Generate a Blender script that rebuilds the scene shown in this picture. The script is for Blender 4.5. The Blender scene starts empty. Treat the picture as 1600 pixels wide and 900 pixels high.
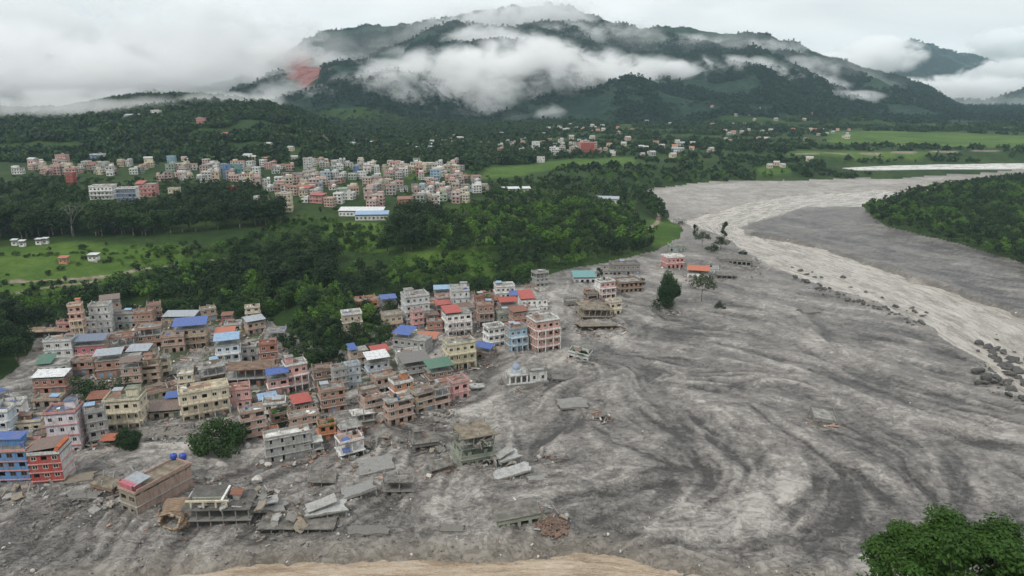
import bpy, math, random
import numpy as np
from mathutils import Vector, Matrix

random.seed(7)
RNG = np.random.default_rng(7)
S = bpy.context.scene
COL = S.collection

# ------------------------------------------------------------------ camera
CAM_Z, PITCH, FPX = 105.0, math.radians(15.5), 1081.0
cam_data = bpy.data.cameras.new('camera')
cam_data.sensor_width = 36.0
cam_data.lens = FPX / 1600.0 * 36.0
cam_data.clip_start = 0.5
cam_data.clip_end = 40000.0
cam = bpy.data.objects.new('camera', cam_data)
cam.location = (0, 0, CAM_Z)
cam.rotation_euler = (math.radians(90) - PITCH, 0, 0)
COL.objects.link(cam)
S.camera = cam
S.render.resolution_x, S.render.resolution_y = 1024, 576

# ------------------------------------------------------------------ world, sun, exposure
SUN_EL, SUN_AZ = math.radians(52), math.radians(215)      # high behind the camera, veiled by the cloud deck
world = bpy.data.worlds.new('World')
S.world = world
world.use_nodes = True
wn, wl = world.node_tree.nodes, world.node_tree.links
wn.clear()
w_out = wn.new('ShaderNodeOutputWorld')
w_bg = wn.new('ShaderNodeBackground')
w_sky = wn.new('ShaderNodeTexSky')
w_sky.sky_type = 'NISHITA'
w_sky.sun_disc = False
w_sky.sun_elevation = SUN_EL
w_sky.sun_rotation = SUN_AZ
w_sky.air_density = 1.0
w_sky.dust_density = 4.0
w_co = wn.new('ShaderNodeTexCoord')
w_map = wn.new('ShaderNodeMapping')
w_map.inputs['Scale'].default_value = (1.6, 1.6, 7.0)
w_noise = wn.new('ShaderNodeTexNoise')
w_noise.inputs['Scale'].default_value = 1.7
w_noise.inputs['Detail'].default_value = 6.0
w_noise.inputs['Roughness'].default_value = 0.52
w_noise.inputs['Distortion'].default_value = 0.35
w_ramp = wn.new('ShaderNodeValToRGB')                      # overcast deck: grey folds and thin bright places
w_ramp.color_ramp.elements[0].position = 0.34
w_ramp.color_ramp.elements[0].color = (7.5, 7.75, 7.85, 1)
w_ramp.color_ramp.elements[1].position = 0.66
w_ramp.color_ramp.elements[1].color = (9.7, 9.8, 9.8, 1)
w_mix = wn.new('ShaderNodeMixRGB')
w_mix.inputs[0].default_value = 0.95
wl.new(w_co.outputs['Generated'], w_map.inputs['Vector'])
wl.new(w_map.outputs['Vector'], w_noise.inputs['Vector'])
wl.new(w_noise.outputs['Fac'], w_ramp.inputs['Fac'])
wl.new(w_sky.outputs['Color'], w_mix.inputs[1])
wl.new(w_ramp.outputs['Color'], w_mix.inputs[2])
wl.new(w_mix.outputs['Color'], w_bg.inputs['Color'])
w_bg.inputs['Strength'].default_value = 0.1
wl.new(w_bg.outputs['Background'], w_out.inputs['Surface'])

sun_data = bpy.data.lights.new('sun', 'SUN')
sun_data.energy = 1.5
sun_data.angle = math.radians(11)
sun_data.color = (1.0, 0.97, 0.92)
sun = bpy.data.objects.new('sun', sun_data)
# sun azimuth measured so that the lamp and the sky texture agree
sx, sy, sz = math.sin(SUN_AZ) * math.cos(SUN_EL), math.cos(SUN_AZ) * math.cos(SUN_EL), math.sin(SUN_EL)
sun.rotation_euler = Vector((sx, sy, sz)).to_track_quat('Z', 'Y').to_euler()
COL.objects.link(sun)

S.view_settings.view_transform = 'Standard'
S.view_settings.look = 'None'
S.view_settings.exposure = 0.2
S.view_settings.gamma = 1.0
S.render.engine = 'CYCLES'
S.cycles.max_bounces = 48
S.cycles.diffuse_bounces = 2
S.cycles.glossy_bounces = 2
S.cycles.transmission_bounces = 2
S.cycles.transparent_max_bounces = 8
S.cycles.volume_bounces = 48
S.cycles.volume_step_rate = 0.6
S.cycles.volume_max_steps = 128
S.cycles.use_denoising = True

# ------------------------------------------------------------------ pixel of the 1600 x 900 photograph -> point of the valley
CP, SP = math.cos(PITCH), math.sin(PITCH)
def ray(u, v):
    a, b = (u - 800.0) / FPX, (450.0 - v) / FPX
    return Vector((a, CP + b * SP, -SP + b * CP))
def G(u, v, z=0.0):
    d = ray(u, v); t = (z - CAM_Z) / d.z
    return (d.x * t, d.y * t)
def at(u, v, Y):
    d = ray(u, v); t = Y / d.y
    return Vector((d.x * t, Y, CAM_Z + d.z * t))

# ------------------------------------------------------------------ noise and fields in numpy
def _hash(ix, iy, seed):
    n = (ix.astype(np.int64) * 374761393 + iy.astype(np.int64) * 668265263 + seed * 1442695041) & 0xFFFFFFFF
    n = ((n ^ (n >> 13)) * 1274126177) & 0xFFFFFFFF
    n = (n ^ (n >> 16)) & 0xFFFFFFFF
    return n.astype(np.float64) / 4294967295.0
def vnoise(x, y, seed=0):
    x = np.asarray(x, float); y = np.asarray(y, float)
    ix, iy = np.floor(x), np.floor(y)
    fx, fy = x - ix, y - iy
    fx = fx * fx * fx * (fx * (fx * 6 - 15) + 10); fy = fy * fy * fy * (fy * (fy * 6 - 15) + 10)
    a, b = _hash(ix, iy, seed), _hash(ix + 1, iy, seed)
    c, d = _hash(ix, iy + 1, seed), _hash(ix + 1, iy + 1, seed)
    return (a + (b - a) * fx) * (1 - fy) + (c + (d - c) * fx) * fy
def fbm(x, y, oct=4, seed=0, gain=0.5):
    s, a, t = 0.0, 1.0, 0.0
    for k in range(oct):
        s = s + a * (vnoise(x * 2 ** k + 17.3 * k, y * 2 ** k - 9.1 * k, seed + k) * 2 - 1); t += a; a *= gain
    return s / t
def ridged(x, y, oct=4, seed=0):
    s, a, t = 0.0, 1.0, 0.0
    for k in range(oct):
        s = s + a * (1 - np.abs(vnoise(x * 2 ** k + 5.7 * k, y * 2 ** k + 3.3 * k, seed + k) * 2 - 1) * 2); t += a; a *= 0.5
    return s / t
def sstep(a, b, x):
    t = np.clip((x - a) / (b - a), 0, 1)
    return t * t * (3 - 2 * t)
def seg_dist(x, y, poly, closed=True):
    P = np.asarray(poly, float)
    Q = np.roll(P, -1, 0) if closed else P[1:]
    P = P if closed else P[:-1]
    best = np.full(x.shape, 1e18)
    for (ax, ay), (bx, by) in zip(P, Q):
        dx, dy = bx - ax, by - ay
        t = np.clip(((x - ax) * dx + (y - ay) * dy) / (dx * dx + dy * dy + 1e-12), 0, 1)
        best = np.minimum(best, (x - ax - t * dx) ** 2 + (y - ay - t * dy) ** 2)
    return np.sqrt(best)
def inside(x, y, poly):
    P = np.asarray(poly, float); Q = np.roll(P, -1, 0)
    r = np.zeros(x.shape, bool)
    for (ax, ay), (bx, by) in zip(P, Q):
        c = ((ay > y) != (by > y))
        r ^= c & (x < (bx - ax) * (y - ay) / (by - ay + 1e-12) + ax)
    return r
def sdist(x, y, poly):
    d = seg_dist(x, y, poly)
    return np.where(inside(x, y, poly), -d, d)

PX = lambda pts, z=0.0: [G(u, v, z) for u, v in pts]
# flood plain of mud and water
LOW = PX([(-500, 640), (-150, 618), (0, 598), (32, 575), (58, 540), (70, 497), (200, 478), (330, 480), (400, 492), (440, 520), (500, 548), (560, 545), (585, 500), (540, 470), (640, 455),
          (760, 440), (850, 430), (950, 410), (1010, 398), (1040, 392), (1062, 372), (1052, 352), (1036, 332), (1012, 308), (1018, 294), (1100, 285),
          (1250, 281), (1420, 278), (1500, 274), (1600, 268), (2000, 262)]) + [(1300, 100), (700, -60), (-480, -60)]
RIVER = PX([(1640, 268), (1500, 278), (1380, 297), (1310, 303), (1230, 306), (1170, 318), (1120, 333), (1066, 347), (1085, 361), (1138, 372), (1158, 390), (1190, 410),
            (1240, 430), (1310, 455), (1370, 475), (1430, 500), (1490, 535), (1540, 565), (1585, 600), (1700, 680), (1900, 760), (1900, 620), (1700, 540),
            (1600, 500), (1520, 470), (1450, 445), (1380, 422), (1300, 395), (1230, 378), (1166, 368), (1155, 357), (1175, 349), (1225, 335), (1252, 324),
            (1340, 324), (1400, 306), (1500, 288), (1660, 276)], -1.2)
STREAM = PX([(-300, 960), (300, 900), (370, 890), (440, 882), (560, 875), (650, 873), (760, 877), (850, 868), (930, 863), (980, 872), (1040, 888), (1080, 897), (1200, 915)], -1.2) + \
         [(130, 118), (60, 121), (0, 122), (-60, 118), (-200, 110)]
FARRIVER = PX([(1310, 262), (1400, 258), (1500, 256), (1800, 252), (1800, 259), (1600, 264), (1450, 265), (1340, 266)], 3)
ISLAND = PX([(1345, 327), (1375, 350), (1440, 366), (1500, 380), (1560, 396), (1600, 410), (1800, 450), (2000, 400), (1900, 300), (1700, 270), (1600, 270), (1500, 284), (1420, 300)], 3)
BAR = PX([(1040, 392), (1075, 366), (1098, 358), (1140, 374), (1185, 408), (1150, 425), (1060, 415)])

def crest(pts, Y):
    xs, zs = [], []
    for u, v in pts:
        p = at(u, v, Y); xs.append(p.x); zs.append(p.z)
    return np.array(xs), np.array(zs)
HILL1 = crest([(-500, 200), (-100, 186), (0, 184), (60, 182), (120, 180), (180, 176), (230, 170), (300, 166), (360, 166), (420, 170), (470, 180), (505, 193), (530, 214), (560, 232), (640, 245)], 1300)
HILL2 = crest([(-500, 180), (0, 175), (100, 172), (170, 160), (230, 152), (330, 155), (420, 165), (480, 190), (560, 230)], 1750)
MOUNT = crest([(-900, 60), (-500, 70), (-200, 78), (0, 92), (100, 98), (200, 115), (280, 140), (330, 146), (370, 132), (420, 104), (470, 76), (510, 60), (560, 56), (620, 52), (680, 42), (740, 32), (800, 25), (850, 22), (900, 27), (960, 40),
               (1010, 46), (1060, 52), (1130, 57), (1190, 63), (1250, 80), (1300, 97), (1360, 117), (1420, 140), (1480, 160), (1540, 178), (1600, 192), (1700, 206), (2200, 215)], 3600)
MOUNT3 = crest([(1380, 205), (1460, 190), (1500, 175), (1550, 158), (1600, 147), (1700, 138), (1900, 120)], 5000)
MOUNT2 = crest([(1150, 170), (1250, 130), (1330, 100), (1380, 82), (1420, 73), (1455, 72), (1500, 82), (1540, 94), (1600, 108), (1700, 100), (1900, 90)], 7000)

# mud flow bands seen on the plain: (dark < 0 < light, half width m, pixel polyline)
BANDS = [
    (-1, 1.6, [(1100, 628), (1175, 633), (1220, 673), (1287, 709), (1349, 749), (1393, 784)]),
    (-1, .8, [(1291, 673), (1366, 695), (1411, 722), (1447, 762), (1464, 782)]),
    (-.8, 3.5, [(1464, 691), (1500, 720), (1513, 755), (1509, 802)]),
    (-.8, 2.5, [(1384, 607), (1470, 632), (1553, 651)]),
    (-.8, 2.0, [(1469, 687), (1540, 690), (1640, 702)]),
    (-.9, 1.8, [(1100, 678), (1153, 713), (1180, 735)]), (-.7, 1.0, [(1180, 731), (1215, 700)]),
    (-.9, 2.0, [(1225, 812), (1232, 790), (1245, 772), (1285, 750)]), (-.7, 1.2, [(1115, 785), (1150, 770), (1190, 760)]),
    (-1, 1.0, [(930, 670), (952, 696), (990, 704), (1035, 726), (1076, 730)]), (-1, 2.2, [(990, 742), (1040, 738), (1076, 730)]),
    (-.9, 1.8, [(1031, 662), (1060, 680), (1084, 704), (1106, 737), (1117, 760)]),
    (1, 2.6, [(985, 675), (1030, 692), (1070, 715), (1098, 740), (1080, 768), (1035, 797), (1012, 822)]),
    (-.9, 1.4, [(862, 790), (919, 779), (975, 771), (1010, 758)]), (-.8, 1.3, [(799, 668), (825, 702)]), (-.7, 2.5, [(844, 689), (880, 676), (903, 655)]),
    (.9, 3.5, [(640, 640), (700, 652), (750, 630), (800, 610), (860, 590)]),
    (1, 3.2, [(1255, 490), (1280, 520), (1300, 548), (1312, 570)]), (-.8, 7, [(1330, 500), (1420, 520), (1500, 560)]),
    (.8, 3, [(1200, 560), (1270, 575), (1320, 605)]), (.8, 2, [(1440, 690), (1475, 740), (1480, 800)]),
    (-.7, 3, [(1000, 505), (1060, 520), (1130, 520)]), (-.8, 3, [(940, 540), (1010, 560), (1080, 565)]), (.8, 4, [(960, 490), (1020, 500), (980, 520), (900, 560)]),
    (.7, 3, [(1060, 600), (1130, 590), (1200, 585)]), (-.7, 2.4, [(1140, 540), (1230, 560), (1320, 590), (1420, 630)]),
    (.8, 2.4, [(1140, 800), (1160, 770), (1230, 745)]), (.7, 2, [(1185, 780), (1195, 820)]), (-.7, 2, [(1330, 800), (1310, 830), (1270, 860)]),
    (.8, 2.5, [(1090, 620), (1150, 660), (1180, 700), (1240, 730)]), (-.9, 2.5, [(1180, 850), (1230, 835), (1290, 845), (1350, 880)]),
    (.7, 3, [(640, 760), (680, 740), (700, 770), (690, 800)]), (-.6, 2, [(780, 750), (840, 745), (900, 755)]), (-.7, 2.2, [(1000, 840), (1080, 850), (1160, 870)]),
    (-1.6, 1.5, [(1640, 512), (1600, 497), (1520, 467), (1450, 442), (1380, 419), (1300, 392), (1230, 375), (1170, 365)]),
    (.9, 3, [(180, 690), (260, 690), (330, 705), (420, 700)]), (-.5, 3, [(60, 790), (150, 770), (210, 740)]), (.6, 2, [(1020, 330), (1100, 310), (1180, 300)]),
]
BANDW = [(k, w, PX(p)) for k, w, p in BANDS]
def side_of(x, y, P):
    """which side of a polyline a point lies on, by its nearest piece"""
    best = np.full(x.shape, 1e18); sg = np.zeros(x.shape)
    for (ax, ay), (bx, by) in zip(P[:-1], P[1:]):
        dx, dy = bx - ax, by - ay
        t = np.clip(((x - ax) * dx + (y - ay) * dy) / (dx * dx + dy * dy + 1e-12), 0, 1)
        d = (x - ax - t * dx) ** 2 + (y - ay - t * dy) ** 2
        k = d < best; best = np.where(k, d, best); sg = np.where(k, np.sign(dx * (y - ay) - dy * (x - ax)), sg)
    return sg
MOUNDS = [(*G(u, v), r, h) for u, v, r, h in [(300, 815, 9, 1.0), (390, 800, 9, 1.6), (470, 815, 12, .9), (230, 795, 7, 1.0), (640, 705, 6, 1.0), (690, 720, 7, 1.1), (770, 740, 8, 1.0), (720, 740, 6, .9), (780, 825, 8, 1.1), (850, 815, 9, 1.3),
          (580, 735, 9, .8), (420, 735, 7, .9), (530, 735, 6, .8), (610, 690, 7, 1.0), (140, 770, 9, 1.0), (60, 770, 10, .9), (790, 608, 7, .9), (860, 600, 8, .8), (920, 525, 12, 1.2), (970, 500, 9, 1.0), (900, 570, 8, 1.0), (1040, 482, 7, 1.8),
          (1090, 478, 6, 1.2), (1150, 425, 12, 1.2), (1120, 445, 9, .8), (1290, 668, 6, .7), (1000, 730, 10, 1.0), (960, 690, 12, .8), (1060, 700, 12, .7), (1200, 690, 12, .7), (1400, 720, 14, .7), (880, 690, 10, .7), (540, 790, 10, .9), (650, 790, 9, .8), (900, 770, 12, .7)]]
def band_field(x, y):
    wx = x + 3.0 * fbm(x * .09, y * .09, 3, 41); wy = y + 3.0 * fbm(x * .09, y * .09, 3, 51)
    out = np.zeros(x.shape)
    for k, w, p in BANDW:
        d = seg_dist(wx, wy, p, False)
        sg = side_of(wx, wy, p)
        k = k * .62 if k > 0 else k
        out += k * np.where(sg > 0, np.exp(-(d / (w * .35)) ** 2), np.exp(-(d / (w * 1.5)) ** 1.4))
    return np.clip(out, -1, 1)
def flow_coord(x, y):
    dx, dy = x - 55.0, y - 520.0
    r = np.hypot(dx, dy); th = np.arctan2(dx, -dy)
    return th, r

def H(x, y, fine=True):
    x = np.atleast_1d(np.asarray(x, float)); y = np.atleast_1d(np.asarray(y, float))
    wob = 7 * fbm(x * .02, y * .02, 3, 3)
    s = sdist(x, y, LOW)
    s2 = np.maximum(0, s + wob * np.clip(y / 300, .3, 2))
    z = np.interp(s2, [0, 10, 25, 85, 220, 570, 1500, 4000], [0, 1.5, 5.5, 14, 19, 27, 42, 62])
    z = z + sstep(30, 120, s2) * 2.2 * fbm(x * .012, y * .012, 3, 8)
    # paddy steps on the open terrace at the left
    st = sstep(30, 60, s2) * (1 - sstep(170, 210, s2)) * (1 - sstep(-130, -80, x))
    zq = np.floor(z / 1.7) * 1.7 + 1.7 * sstep(.55, .95, (z / 1.7) % 1)
    z = z * (1 - st) + zq * st
    low = 1 - sstep(0, 25, s2)
    # mud relief
    if fine:
        b = band_field(x, y) * (y < 900)
        z = z + low * (.28 * b + .55 * fbm(x * .03, y * .03, 3, 21) + .3 * ridged(x * .11 + .4 * fbm(x * .05, y * .05, 2, 5), y * .11, 3, 23) + .16 * fbm(x * .6, y * .6, 3, 29))
        z = z + low * .8 * np.maximum(0, fbm(x * .05, y * .05, 2, 77)) * sstep(240, 180, y) * np.abs(fbm(x * .35, y * .35, 3, 78)) * 2
    for mx_, my_, mr_, mh_ in MOUNDS:
        k = np.nonzero(((x - mx_) ** 2 + (y - my_) ** 2) < (3 * mr_) ** 2)[0]
        if len(k):
            qx, qy = x[k] + 2.2 * fbm(x[k] * .12, y[k] * .12, 2, 91), y[k] + 2.2 * fbm(x[k] * .12, y[k] * .12, 2, 95)
            z[k] += mh_ * np.exp(-(((qx - mx_) ** 2 + (qy - my_) ** 2) / mr_ ** 2))
    d = sdist(x, y, ISLAND); z = z + 2.6 * sstep(10, -20, d + 8 * fbm(x * .03, y * .03, 2, 31))
    d = sdist(x, y, BAR); z = z + 3.0 * sstep(5, -14, d + 4 * fbm(x * .05, y * .05, 2, 33))
    d = sdist(x, y, RIVER) + 5.0 * fbm(x * .045, y * .045, 3, 35) + 1.6 * fbm(x * .25, y * .25, 2, 36)
    z = np.where(d < 10, z * sstep(0, 10, d) + (1 - sstep(0, 10, d)) * -.2 - 4.2 * sstep(4, -6, d), z)
    z = z + 1.0 * np.exp(-((d - 7) / 4) ** 2) * (y < 700)
    d = sdist(x, y, STREAM) + 2.6 * fbm(x * .08, y * .08, 3, 37) + 1.0 * fbm(x * .4, y * .4, 2, 38)
    z = z * 1 + .9 * np.exp(-((d - 5) / 3.5) ** 2) - 4.0 * sstep(2.0, -3.5, d)
    d = sdist(x, y, FARRIVER); z = np.where(d < 60, z + (4 - z) * sstep(60, 15, d), z) - 3 * sstep(8, -8, d)
    # the hillside under the camera
    z = z + np.maximum(0, 116 - y + 5 * fbm(x * .04, y * .04, 3, 39)) * .72
    # hills and mountains
    far = y > 700
    if far.any():
        X, Y = x[far], y[far]
        zb = z[far]
        tx = X / Y
        def ridge(cr, Yc, Yf, back, p, zb, wobble, sc, seed, warp=0.0):
            cx, cz = cr
            zc = np.interp(tx * Yc, cx, cz)
            Yw = Y + warp * fbm(X / (Yc * .12), Y / (Yc * .12), 3, seed + 70)
            up = np.clip((Yw - Yf) / (Yc - Yf), 0, 1)
            t = up ** p
            t = np.where(Y > Yc, 1 - sstep(Yc, Yc + back, Y), t)
            amp = np.where(Y > Yc, t, np.minimum(1, 5 * up * (1 - up) + .12 * up))
            return zb + np.maximum(0, zc - zb) * t + wobble * amp * ridged(X * sc, Y * sc * .55, 5, seed) * np.minimum(1, np.maximum(0, zc - zb) / 60)
        zz = zb
        zz = np.maximum(zz, ridge(HILL1, 1300, 880, 350, .8, zb, 9, 1 / 130., 101))
        zz = np.maximum(zz, ridge(HILL2, 1750, 1350, 400, .9, zb, 10, 1 / 150., 111))
        zz = np.maximum(zz, ridge(MOUNT, 3600, 1950, 900, 1.1, zb, 66, 1 / 560., 121, 300))
        zz = np.maximum(zz, ridge(MOUNT3, 5000, 4000, 900, 1.0, zb, 60, 1 / 500., 131, 200))
        zz = np.maximum(zz, ridge(MOUNT2, 7000, 5300, 1200, 1.0, zb, 90, 1 / 700., 141, 300))
        zz = zz + sstep(1200, 2200, Y) * 5 * fbm(X / 45, Y / 45, 4, 151)
        z[far] = zz
    return z

def hit(u, v):
    """where the line of sight through a pixel of the photograph meets the ground"""
    d = ray(u, v)
    ts = np.geomspace(60, 9500, 700)
    px, py, pz = d.x * ts, d.y * ts, CAM_Z + d.z * ts
    h = H(px, py, False)
    k = np.nonzero(pz < h)[0]
    if len(k) == 0 or k[0] == 0:
        g = G(u, v); return Vector((g[0], g[1], 0))
    i = k[0]; a, b = pz[i - 1] - h[i - 1], h[i] - pz[i]
    t = ts[i - 1] + (ts[i] - ts[i - 1]) * a / (a + b)
    return Vector((d.x * t, d.y * t, CAM_Z + d.z * t))
def mpp(p):
    """metres that one photograph pixel spans at point p"""
    return (p.y * CP - (p.z - CAM_Z) * SP) / FPX

# ------------------------------------------------------------------ streaks of the mud flow: noise dragged along its lines of motion
FG = (-300.0, 430.0, 112.0, 640.0, .55)
def flow_streaks():
    x0, x1, y0, y1, st = FG
    cs = 3.3
    gx, gy = np.meshgrid(np.arange(x0, x1 + cs, cs), np.arange(y0, y1 + cs, cs))
    dx, dy = gx - 28.0, gy - 400.0; r = np.hypot(dx, dy) + 1e-6
    up_ = np.maximum(sstep(320, 390, gy), sstep(60, 20, r)); fx, fy = dx / r * (1 - up_) + .5 * up_, dy / r * (1 - up_) - .86 * up_
    n = np.hypot(fx, fy) + 1e-6; fx, fy = fx / n, fy / n
    e = 2.0
    def psi(a, b_): return 17 * fbm(a / 60, b_ / 60, 2, 201) + 7 * fbm(a / 18, b_ / 18, 2, 205)
    cx = (psi(gx, gy + e) - psi(gx, gy - e)) / (2 * e); cy = -(psi(gx + e, gy) - psi(gx - e, gy)) / (2 * e)
    ca = .95 - .55 * sstep(30, 110, gx) * sstep(190, 240, gy); vx, vy = fx + ca * cx, fy + ca * cy
    for k, w, p in BANDW:
        for (ax, ay), (bx, by) in zip(p[:-1], p[1:]):
            tx_, ty_ = bx - ax, by - ay; L = math.hypot(tx_, ty_); tx_, ty_ = tx_ / L, ty_ / L
            q = np.clip((gx - ax) * tx_ + (gy - ay) * ty_, 0, L)
            d2 = (gx - ax - q * tx_) ** 2 + (gy - ay - q * ty_) ** 2
            wt = 3.2 * np.exp(-d2 / 90.0); sgn = np.where(tx_ * vx + ty_ * vy < 0, -1, 1)
            vx = vx + wt * tx_ * sgn; vy = vy + wt * ty_ * sgn
    n = np.hypot(vx, vy) + 1e-6; vx, vy = vx / n, vy / n
    nx_, ny_ = int((x1 - x0) / st), int((y1 - y0) / st)
    jx, jy = np.meshgrid(np.arange(nx_), np.arange(ny_))
    ux, uy = jx * st / cs, jy * st / cs
    ix, iy = np.minimum(ux.astype(int), gx.shape[1] - 2), np.minimum(uy.astype(int), gx.shape[0] - 2); ax, ay = ux - ix, uy - iy
    up = lambda F: (F[iy, ix] * (1 - ax) + F[iy, ix + 1] * ax) * (1 - ay) + (F[iy + 1, ix] * (1 - ax) + F[iy + 1, ix + 1] * ax) * ay
    VXf, VYf = up(vx).astype(np.float32), up(vy).astype(np.float32)
    rg = np.random.default_rng(12)
    w0 = rg.normal(size=(ny_, nx_)).astype(np.float32)
    def blur(a, k):
        for ax_ in (0, 1):
            c = np.cumsum(np.concatenate([np.take(a, [0] * k, ax_), a, np.take(a, [-1] * k, ax_)], ax_), ax_)
            m = a.shape[ax_]; hi = np.take(c, np.arange(2 * k, 2 * k + m), ax_); lo = np.take(c, np.arange(0, m), ax_)
            a = (hi - lo) / (2 * k)
        return a
    w1 = blur(w0, 2); w1 /= w1.std(); w2 = blur(rg.normal(size=(ny_, nx_)).astype(np.float32), 6); w2 /= w2.std()
    src = .8 * w0 + 1.0 * w1 + .55 * w2
    acc = src.copy(); tot = 1.0
    for sg in (1, -1):
        px_, py_ = jx.astype(np.float32).copy(), jy.astype(np.float32).copy()
        for k in range(20):
            a, b_ = np.clip(px_.astype(np.int32), 0, nx_ - 1), np.clip(py_.astype(np.int32), 0, ny_ - 1)
            px_ += sg * VXf[b_, a] * 1.25; py_ += sg * VYf[b_, a] * 1.25
            a, b_ = np.clip(px_.astype(np.int32), 0, nx_ - 1), np.clip(py_.astype(np.int32), 0, ny_ - 1)
            w = 1 - k / 21; acc += w * src[b_, a]; tot += w
    acc -= blur(acc, 45); acc /= acc.std()
    # broad lobes with crisp fronts
    w3 = blur(rg.normal(size=(ny_, nx_)).astype(np.float32), 9); w3 = blur(w3, 5); w3 /= w3.std(); lob = w3.copy()
    for sg in (1, -1):
        px_, py_ = jx.astype(np.float32).copy(), jy.astype(np.float32).copy()
        for k in range(18):
            a, b_ = np.clip(px_.astype(np.int32), 0, nx_ - 1), np.clip(py_.astype(np.int32), 0, ny_ - 1)
            px_ += sg * VXf[b_, a] * 2.2; py_ += sg * VYf[b_, a] * 2.2
            a, b_ = np.clip(px_.astype(np.int32), 0, nx_ - 1), np.clip(py_.astype(np.int32), 0, ny_ - 1)
            lob += w3[b_, a]
    lob -= blur(lob, 60); lob /= lob.std(); lob = lob + .16 * acc
    brk_ = blur(rg.normal(size=(ny_, nx_)).astype(np.float32), 7); brk_ /= brk_.std()
    edge = (np.exp(-((lob - .42) / .085) ** 2) + np.exp(-((lob + .68) / .085) ** 2)) * np.clip(.55 + .6 * brk_, 0, 1.3)
    lob = -1 + sstep(-.75, -.5, lob) + sstep(.25, .5, lob)
    return acc, lob.astype(np.float32), edge.astype(np.float32)
FLOW, LOBE, EDGE = flow_streaks()
def streak_at(x, y, FLOW):
    u, v = (x - FG[0]) / FG[4], (y - FG[2]) / FG[4]
    ny_, nx_ = FLOW.shape
    ok = (u > 1) & (v > 1) & (u < nx_ - 2) & (v < ny_ - 2)
    u, v = np.clip(u, 0, nx_ - 2.01), np.clip(v, 0, ny_ - 2.01); i, j = u.astype(int), v.astype(int); a, b_ = u - i, v - j
    r = (FLOW[j, i] * (1 - a) + FLOW[j, i + 1] * a) * (1 - b_) + (FLOW[j + 1, i] * (1 - a) + FLOW[j + 1, i + 1] * a) * b_
    return np.where(ok, r, 0) * (.55 + .45 * sstep(480, 300, y)) * sstep(640, 540, y)

# ------------------------------------------------------------------ materials
def new_mat(name):
    m = bpy.data.materials.new(name); m.use_nodes = True
    nt = m.node_tree
    b = nt.nodes['Principled BSDF']
    return m, nt, b
def N(nt, t, **kw):
    n = nt.nodes.new(t)
    for k, val in kw.items():
        if k in n.inputs: n.inputs[k].default_value = val
        else: setattr(n, k, val)
    return n
def ramp(nt, fac, stops, interp='LINEAR'):
    r = nt.nodes.new('ShaderNodeValToRGB'); r.color_ramp.interpolation = interp
    e = r.color_ramp.elements
    while len(e) < len(stops): e.new(.5)
    for k, (p, c) in enumerate(stops):
        e[k].position = p; e[k].color = (*c, 1) if len(c) == 3 else c
    nt.links.new(fac, r.inputs['Fac'])
    return r.outputs['Color']
def noise(nt, vec, scale, detail=4, rough=.55, dist=0.0, typ=None):
    n = nt.nodes.new('ShaderNodeTexNoise')
    n.inputs['Scale'].default_value = scale; n.inputs['Detail'].default_value = detail
    n.inputs['Roughness'].default_value = rough; n.inputs['Distortion'].default_value = dist
    nt.links.new(vec, n.inputs['Vector'])
    return n.outputs['Fac']
def mixc(nt, fac, a, b, mode='MIX'):
    m = nt.nodes.new('ShaderNodeMixRGB'); m.blend_type = mode
    for k, val in ((0, fac), (1, a), (2, b)):
        if hasattr(val, 'is_output'): nt.links.new(val, m.inputs[k])
        elif k == 0: m.inputs[0].default_value = val
        else: m.inputs[k].default_value = (*val, 1) if len(val) == 3 else val
    return m.outputs['Color']
def mth(nt, op, a, b=0.0, c=None):
    m = nt.nodes.new('ShaderNodeMath'); m.operation = op
    for k, val in ((0, a), (1, b), (2, c)):
        if val is None: continue
        if hasattr(val, 'is_output'): nt.links.new(val, m.inputs[k])
        else: m.inputs[k].default_value = val
    return m.outputs[0]
def mapping(nt, vec, scale=(1, 1, 1), rot=(0, 0, 0)):
    m = nt.nodes.new('ShaderNodeMapping'); m.inputs['Scale'].default_value = scale; m.inputs['Rotation'].default_value = rot
    nt.links.new(vec, m.inputs['Vector']); return m.outputs['Vector']
def bump(nt, b, h, dist, strength=1.0):
    n = nt.nodes.new('ShaderNodeBump'); n.inputs['Distance'].default_value = dist; n.inputs['Strength'].default_value = strength
    nt.links.new(h, n.inputs['Height']); nt.links.new(n.outputs['Normal'], b.inputs['Normal'])
def attr(nt, name, out='Fac'):
    a = nt.nodes.new('ShaderNodeAttribute'); a.attribute_name = name; return a.outputs[out]
def objco(nt):
    return nt.nodes.new('ShaderNodeTexCoord').outputs['Object']

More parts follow.
